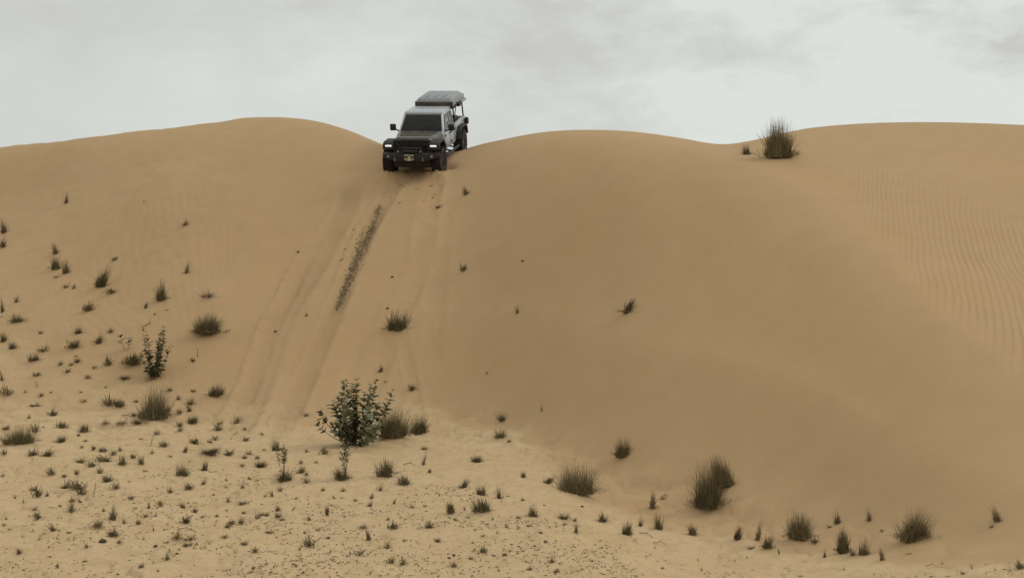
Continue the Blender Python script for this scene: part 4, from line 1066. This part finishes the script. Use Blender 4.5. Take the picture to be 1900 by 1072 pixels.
# sticks and stones --------------------------------------------------------
for (u0, v0, u1, v1, lab) in STICKS:
    rg = random.Random(int(u0 * 7 + v0))
    A = at(u0, v0)
    upright = abs(v1 - v0) > abs(u1 - u0) * 1.4
    if upright:
        sc = A.y / F; C = A + Vector(((u1 - u0) * sc, rg.uniform(-.03, .03), (v0 - v1) * sc)); A = A - Vector((0, 0, .05))
    else:
        C = at(u1, v1)
        if (C - A).length > 1.5: C = A + Vector(((u1 - u0) * A.y / F, .05, .02))
    b = B(); n = 5; r = .6 * A.y / F * 1.4
    pts = [A.lerp(C, k / n) + Vector((rg.gauss(0, .01), rg.gauss(0, .01), (0 if upright else .012) + rg.gauss(0, .006) + (.03 * math.sin(math.pi * k / n) if not upright else 0))) for k in range(n + 1)]
    org = pts[0].copy()
    pts = [p - org for p in pts]
    for k in range(n): b.cyl(pts[k], pts[k + 1], r * (1 - .5 * k / n), r * (1 - .5 * (k + 1) / n), 7)
    m_ = pts[2]; b.cyl(m_, m_ + (pts[-1] - pts[0]) * .25 + Vector((.02, .03, .06)) * (A.y / 25), r * .5, r * .25, 6)
    o = b.done('dead_stick', M_STEM if 'dark' not in lab else M_PEB)
    o.location = org
    tag(o, lab, 'stick', 'dead sticks on the sand')

def rock_bm(rg, r):
    bm = bmesh.new(); bmesh.ops.create_icosphere(bm, subdivisions=2, radius=r)
    ph = [rg.uniform(0, 6) for _ in range(6)]
    for v in bm.verts:
        n = v.co.normalized()
        k = 1 + .18 * math.sin(3 * n.x + ph[0]) + .15 * math.sin(4 * n.y + ph[1]) + .12 * math.sin(5 * n.z + ph[2]) + rg.uniform(-.06, .06)
        v.co = Vector((v.co.x * k * 1.2, v.co.y * k, v.co.z * k * .68))
    return bm
for (u, v, s_, k, lab) in STONES:
    rg = random.Random(int(u * 3 + v)); c = at(u, v); r = .5 * s_ * c.y / F
    bm = rock_bm(rg, r); me = bpy.data.meshes.new('stone'); bm.to_mesh(me); bm.free()
    for p in me.polygons: p.use_smooth = True
    o = link_mesh('stone', me, M_STONE if k == 'k' else M_PALE); o.location = (c.x, c.y, c.z + r * .25); o.rotation_euler = (0, 0, rg.uniform(0, 6))
    tag(o, lab, 'stone', 'stones on the sand')

# bleached crooked branch at the left edge
c = at(4, 588); b = B(); s_ = c.y / F
pts = [Vector((-.10, 0, .02)), Vector((-.04, .02, .05)), Vector((.02, 0, .08)), Vector((.08, .03, .16)), Vector((.12, .02, .24))]
for k in range(4): b.cyl(pts[k], pts[k + 1], .030 - .004 * k, .028 - .005 * k, 8)
o = b.done('bleached_branch', M_BONE); o.location = c
tag(o, 'bleached white crooked branch lying at the left edge of the slope', 'branch')

# small dry scrub clumps on the lower sand: individuals, a few meshes shared
rg = random.Random(31)
scrub = []
for k in range(12):
    sty = k % 3
    scrub.append(grass_mesh('dry_scrub', .30, .17 if sty else .26, 34 + 4 * k, rg, dry=rg.uniform(.55, .98), bw=.009, spread=.3, puff=sty == 0, flat=sty == 1, lean=(rg.gauss(0, .2), 0)))
    scrub[-1].materials.append(M_GRASS)
n_scrub = 0
for _ in range(6000):
    if n_scrub >= 150: break
    if rg.random() < .72: u = rg.uniform(2, 640); v = rg.triangular(600, 1062, 900)
    else: u = rg.uniform(560, 1230); v = rg.uniform(840, 1064)
    if v < np.interp(u, [0, 300, 450, 640, 800, 1000, 1100, 1230], [560, 640, 770, 850, 870, 920, 960, 1000]): continue
    if vnoise(np.array([u / 70.]), np.array([v / 38.]), 7)[0] < rg.uniform(-.9, .45): continue
    if any(abs(u - p[0]) < 8 + p[2] * .5 and abs(v - p[1]) < 12 for p in PL): continue
    c = at(u, v); o = link_mesh('dry_scrub', rg.choice(scrub)); o.location = c
    k = rg.lognormvariate(-.25, .35) * (c.y / 30) ** 1.3; o.scale = (k * rg.uniform(.8, 1.25), k, k * rg.uniform(.7, 1.2)); o.rotation_euler = (0, 0, rg.uniform(0, 6.28))
    tag(o, 'small wisp of dry brown scrub scattered over the lower sand', 'scrub', 'wisps of dry scrub on the lower sand')
    n_scrub += 1

# tiny sprigs on the flat: individuals, a few meshes shared ------------------
rg = random.Random(77)
mini = [grass_mesh('sprig', .05, .05, 9 + 2 * k, rg, dry=.55, bw=.007, spread=.25, lean=(rg.gauss(0, .2), 0)) for k in range(8)]
mini += [grass_mesh('sprig', .07, .022, 16, rg, dry=.4, bw=.008, spread=.3, flat=True) for k in range(4)]
for me in mini: me.materials.append(M_GRASS)
cnt = 0
for _ in range(4000):
    if cnt >= 110: break
    u = rg.uniform(3, 1897); v = rg.uniform(880, 1068)
    lim = np.interp(u, [0, 400, 800, 1000, 1100, 1300, 1500, 1700, 1900], [905, 900, 920, 962, 985, 1022, 1040, 1048, 1055])
    if v < lim or rg.random() > (.35 + .65 * math.exp(-((u - 760) / 420) ** 2)): continue
    if any(abs(u - p[0]) < 14 and abs(v - p[1]) < 10 for p in PL): continue
    c = at(u, v)
    o = link_mesh('tiny_sprig', rg.choice(mini)); o.location = c
    k = rg.uniform(.55, 1.25); o.scale = (k, k, k * rg.uniform(.8, 1.3)); o.rotation_euler = (0, 0, rg.uniform(0, 6.28))
    tag(o, 'tiny brown sprig dotting the pale stony flat', 'sprig', 'tiny sprigs dotting the flat')
    cnt += 1

# chaff, pebbles and crumbs of the flat: beyond counting
def scatter(name, n, place, size, mat, label, seed):
    rg = random.Random(seed); V = []; Fc = []
    for _ in range(n):
        q = place(rg)
        if q is None: continue
        c, kk = q
        s0 = size * min(1.9, rg.lognormvariate(0, .45)) * kk
        rot = Matrix.Rotation(rg.uniform(0, 6.28), 3, 'Z') @ Matrix.Rotation(rg.uniform(-.6, .6), 3, 'X')
        ex = (rg.uniform(.8, 2.2), rg.uniform(.6, 1.1), rg.uniform(.45, .9))
        b0 = len(V)
        for d_ in ((1, 0, 0), (-1, 0, 0), (0, 1, 0), (0, -1, 0), (0, 0, 1), (0, 0, -1)):
            p = Vector([d_[i] * ex[i] * s0 * rg.uniform(.7, 1.2) for i in range(3)])
            V.append(tuple(rot @ p + c + Vector((0, 0, s0 * .25))))
        for t in ((0, 2, 4), (2, 1, 4), (1, 3, 4), (3, 0, 4), (2, 0, 5), (1, 2, 5), (3, 1, 5), (0, 3, 5)): Fc.append(tuple(b0 + i for i in t))
    me = bpy.data.meshes.new(name); me.from_pydata(V, [], Fc)
    o = link_mesh(name, me, mat); tag(o, label, kind='stuff'); return o

def flat_pts(n, seed):
    rs = np.random.RandomState(seed)
    u = rs.uniform(-350, 2250, n * 3); v = 1180 - (rs.uniform(0, 1, n * 3) ** .8) * 330
    lim = np.interp(u, [-300, 0, 400, 800, 1000, 1100, 1300, 1500, 1700, 1900, 2300], [880, 870, 865, 885, 945, 975, 1015, 1035, 1046, 1054, 1064])
    d = HC * F / np.maximum(v - V0, 1); X = (u - U0) / F * d
    clump = fbm(X * .9, d * .9, 91, 2)
    keep = (v > lim + rs.uniform(-12, 10, n * 3)) & (clump > rs.uniform(-.7, .9, n * 3)) & (rs.uniform(0, 1, n * 3) < .35 + .65 * np.exp(-((u - 760) / 480.) ** 2) + .25 * (v > 1030))
    X, d = X[keep][:n], d[keep][:n]
    z = full_z(X, d)
    return [Vector((a, b_, c)) for a, b_, c in zip(X, d, z)]
FP = flat_pts(6500, 5); it = iter(FP)
scatter('pebbles', len(FP), lambda rg: (next(it), 1), .0098, M_PEB, 'dark chaff and small pebbles strewn over the pale flat', 8)
FP2 = flat_pts(1200, 6); it2 = iter(FP2)
scatter('pale_gravel', len(FP2), lambda rg: (next(it2), 1), .009, M_PALE, 'pale grit strewn over the flat', 9)

FP3 = flat_pts(5200, 7); it3 = iter(FP3)
def sliver(name, pts_, mat, label, seed):
    rg = random.Random(seed); G = Leafy()
    for c in pts_:
        a = rg.gauss(0, .6) + (math.pi if rg.random() < .5 else 0); Ls = rg.uniform(.02, .085)
        d_ = Vector((math.cos(a), math.sin(a), rg.uniform(-.05, .35))) * Ls
        p0 = c + Vector((0, 0, .006)); m_ = p0 + d_ * .5 + Vector((0, 0, rg.uniform(0, .015)))
        for wd in (Vector((0, 0, 1)), Vector((-math.sin(a), math.cos(a), 0))):
            G.blade([p0, m_, p0 + d_], .009, tone(rg, .75), wd)
    o = link_mesh(name, G.mesh(name), mat); tag(o, label, kind='stuff')
sliver('dry_litter', FP3, M_GRASS, 'dry stalk litter blown over the pale flat', 3)

# damp clods thrown out along the inner wheel track
line = [(705, 381, 5), (700, 398, 7), (693, 420, 13), (684, 438, 17), (672, 458, 20), (661, 485, 18), (652, 510, 17), (643, 530, 16), (635, 552, 12), (625, 572, 6)]
def clod_at(rg):
    t = rg.uniform(0, len(line) - 1.001) if rg.random() < .75 else rg.uniform(2.0, 8.0)
    i = int(t); f = t - i
    u = line[i][0] * (1 - f) + line[i + 1][0] * f; v = line[i][1] * (1 - f) + line[i + 1][1] * f; w = line[i][2] * (1 - f) + line[i + 1][2] * f
    if i < 2 and rg.random() < .5: return None
    if 2 <= t < 4 and rg.random() < .12: u -= 14; w = 5
    p = at(u + rg.gauss(0, .24 if rg.random() < .85 else .38) * w, v + rg.gauss(0, 3), 36, 50)
    return p, rg.choice((.6, .8, 1, 1, 1.3))
scatter('damp_sand_clods', 2200, clod_at, .0145, M_CLOD, 'crumbling dark damp sand thrown up along the inner wheel track', 14)
line2 = [(663, 412), (655, 432), (645, 455), (636, 478), (630, 492)]
def clod2(rg):
    t = rg.uniform(0, 3.99); i = int(t); f = t - i
    return at(line2[i][0] * (1 - f) + line2[i + 1][0] * f + rg.gauss(0, 2), line2[i][1] * (1 - f) + line2[i + 1][1] * f, 36, 50), rg.choice((.4, .6, .8))
scatter('sand_crumbs', 45, clod2, .022, M_CLOD, 'thin line of sand crumbs beside the inner wheel track', 15)

def wheel_crumb(rg):
    p = truck_loc + truck_rot @ (FA + Vector((rg.uniform(-1.25, 1.2), -rg.random() ** 1.6 * 1.5 - .2, 0)))
    return Vector((p.x, p.y, z_at(p.x, p.y))), rg.choice((.4, .6, .8, 1.2))
scatter('loose_sand', 130, wheel_crumb, .02, M_SANDC, 'crumbs of loose sand pushed ahead of the truck tyres', 16)

# ------------------------------------------------------------------ light, sky, camera
ZEN = .52
SUN_AZ, SUN_EL = math.radians(90), math.radians(42)    # azimuth clockwise from the view direction
sd = Vector((math.sin(SUN_AZ) * math.cos(SUN_EL), math.cos(SUN_AZ) * math.cos(SUN_EL), math.sin(SUN_EL)))
L_ = bpy.data.lights.new('sun', 'SUN'); L_.energy = .62
L_.angle = math.radians(12); L_.color = (1.0, .95, .87)
so = bpy.data.objects.new('sun', L_); COL.objects.link(so)
so.rotation_euler = sd.to_track_quat('Z', 'Y').to_euler()

w = bpy.data.worlds.new('World'); SC.world = w; w.use_nodes = True
nt = w.node_tree; N = nt.nodes; L = nt.links
bg = N['Background']; bg.inputs['Strength'].default_value = .10
sky = N.new('ShaderNodeTexSky'); sky.sky_type = 'NISHITA'; sky.sun_disc = False
sky.sun_elevation = SUN_EL; sky.sun_rotation = SUN_AZ; sky.dust_density = 3.0
tc = N.new('ShaderNodeTexCoord')
sep = N.new('ShaderNodeSeparateXYZ'); L.new(tc.outputs['Generated'], sep.inputs[0])
def M2(op, a, b_=None, c=None):
    q = N.new('ShaderNodeMath'); q.operation = op
    for k, s_ in enumerate((a, b_, c)):
        if s_ is None: continue
        if isinstance(s_, (int, float)): q.inputs[k].default_value = s_
        else: L.new(s_, q.inputs[k])
    return q.outputs[0]
zc = M2('ADD', M2('MAXIMUM', sep.outputs['Z'], 0.0), .22)
cx, cy = M2('DIVIDE', sep.outputs['X'], zc), M2('DIVIDE', sep.outputs['Y'], zc)
cmb = N.new('ShaderNodeCombineXYZ'); L.new(cx, cmb.inputs[0]); L.new(cy, cmb.inputs[1])
def wn(scale, det, rough, off, dist=0.0):
    mp = N.new('ShaderNodeMapping'); mp.inputs['Location'].default_value = off; mp.inputs['Scale'].default_value = scale
    L.new(tc.outputs['Generated'], mp.inputs['Vector'])
    n = N.new('ShaderNodeTexNoise'); n.inputs['Scale'].default_value = 1; n.inputs['Detail'].default_value = det; n.inputs['Roughness'].default_value = rough
    n.inputs['Distortion'].default_value = dist
    L.new(mp.outputs[0], n.inputs['Vector']); return n.outputs['Fac']
fine = wn((26, 26, 52), 6, .6, (1.3, 2.4, 5.2), .2)
big = wn((3.2, 3.2, 7), 4, .5, (3.1, 1.7, 0.4))
med = wn((9, 9, 20), 9, .57, (8.3, 4.4, 1.2), .25)
# the sheet is thinner, and so brighter, on the sun's side
side_ = M2('MULTIPLY_ADD', sep.outputs['X'], .9, .22)
wg = M2('MINIMUM', M2('MAXIMUM', M2('ADD', M2('MULTIPLY_ADD', sep.outputs['X'], 1.5, .38), M2('MULTIPLY_ADD', sep.outputs['Z'], 2.2, -.2)), .14), 1.0)
th = M2('ADD', M2('MULTIPLY_ADD', M2('MULTIPLY', M2('SUBTRACT', fine, .5), wg), .62, M2('MULTIPLY', big, .42)), M2('ADD', M2('MULTIPLY_ADD', M2('MULTIPLY', M2('SUBTRACT', med, .5), wg), 1.5, .60), M2('MULTIPLY', M2('MINIMUM', M2('MAXIMUM', side_, 0), .7), .34)))
cr = N.new('ShaderNodeValToRGB')
cr.color_ramp.elements[0].position = .50; cr.color_ramp.elements[0].color = (5.58, 5.60, 5.20, 1)
cr.color_ramp.elements[1].position = 1.0; cr.color_ramp.elements[1].color = (7.5, 7.8, 7.3, 1)
e = cr.color_ramp.elements.new(.72); e.color = (6.12, 6.13, 5.78, 1)
e = cr.color_ramp.elements.new(.86); e.color = (6.80, 7.02, 6.60, 1)
L.new(th, cr.inputs['Fac'])
mx = N.new('ShaderNodeMix'); mx.data_type = 'RGBA'; mx.inputs[0].default_value = .93
L.new(sky.outputs['Color'], mx.inputs[6]); L.new(cr.outputs['Color'], mx.inputs[7])
# an overcast sky brightens towards the zenith
zen = M2('MULTIPLY_ADD', M2('MINIMUM', M2('MAXIMUM', M2('SUBTRACT', sep.outputs['Z'], .22), 0.0), .6), ZEN, 1.0)
vz = N.new('ShaderNodeVectorMath'); vz.operation = 'SCALE'
L.new(mx.outputs[2], vz.inputs[0]); L.new(zen, vz.inputs['Scale']); L.new(vz.outputs['Vector'], bg.inputs['Color'])

cam = bpy.data.cameras.new('camera'); co = bpy.data.objects.new('camera', cam); COL.objects.link(co)
co.location = (0, 0, HC); co.rotation_euler = (math.pi / 2, 0, 0)
cam.sensor_width = 36; cam.lens = 36 * F / 1900; cam.shift_y = -36 / 1900.0
cam.clip_start = .1; cam.clip_end = 8000
SC.camera = co
vs = SC.view_settings
vs.view_transform = 'Standard'; vs.look = 'None'; vs.exposure = 0; vs.gamma = 1
SC.render.resolution_x, SC.render.resolution_y = 1024, 577
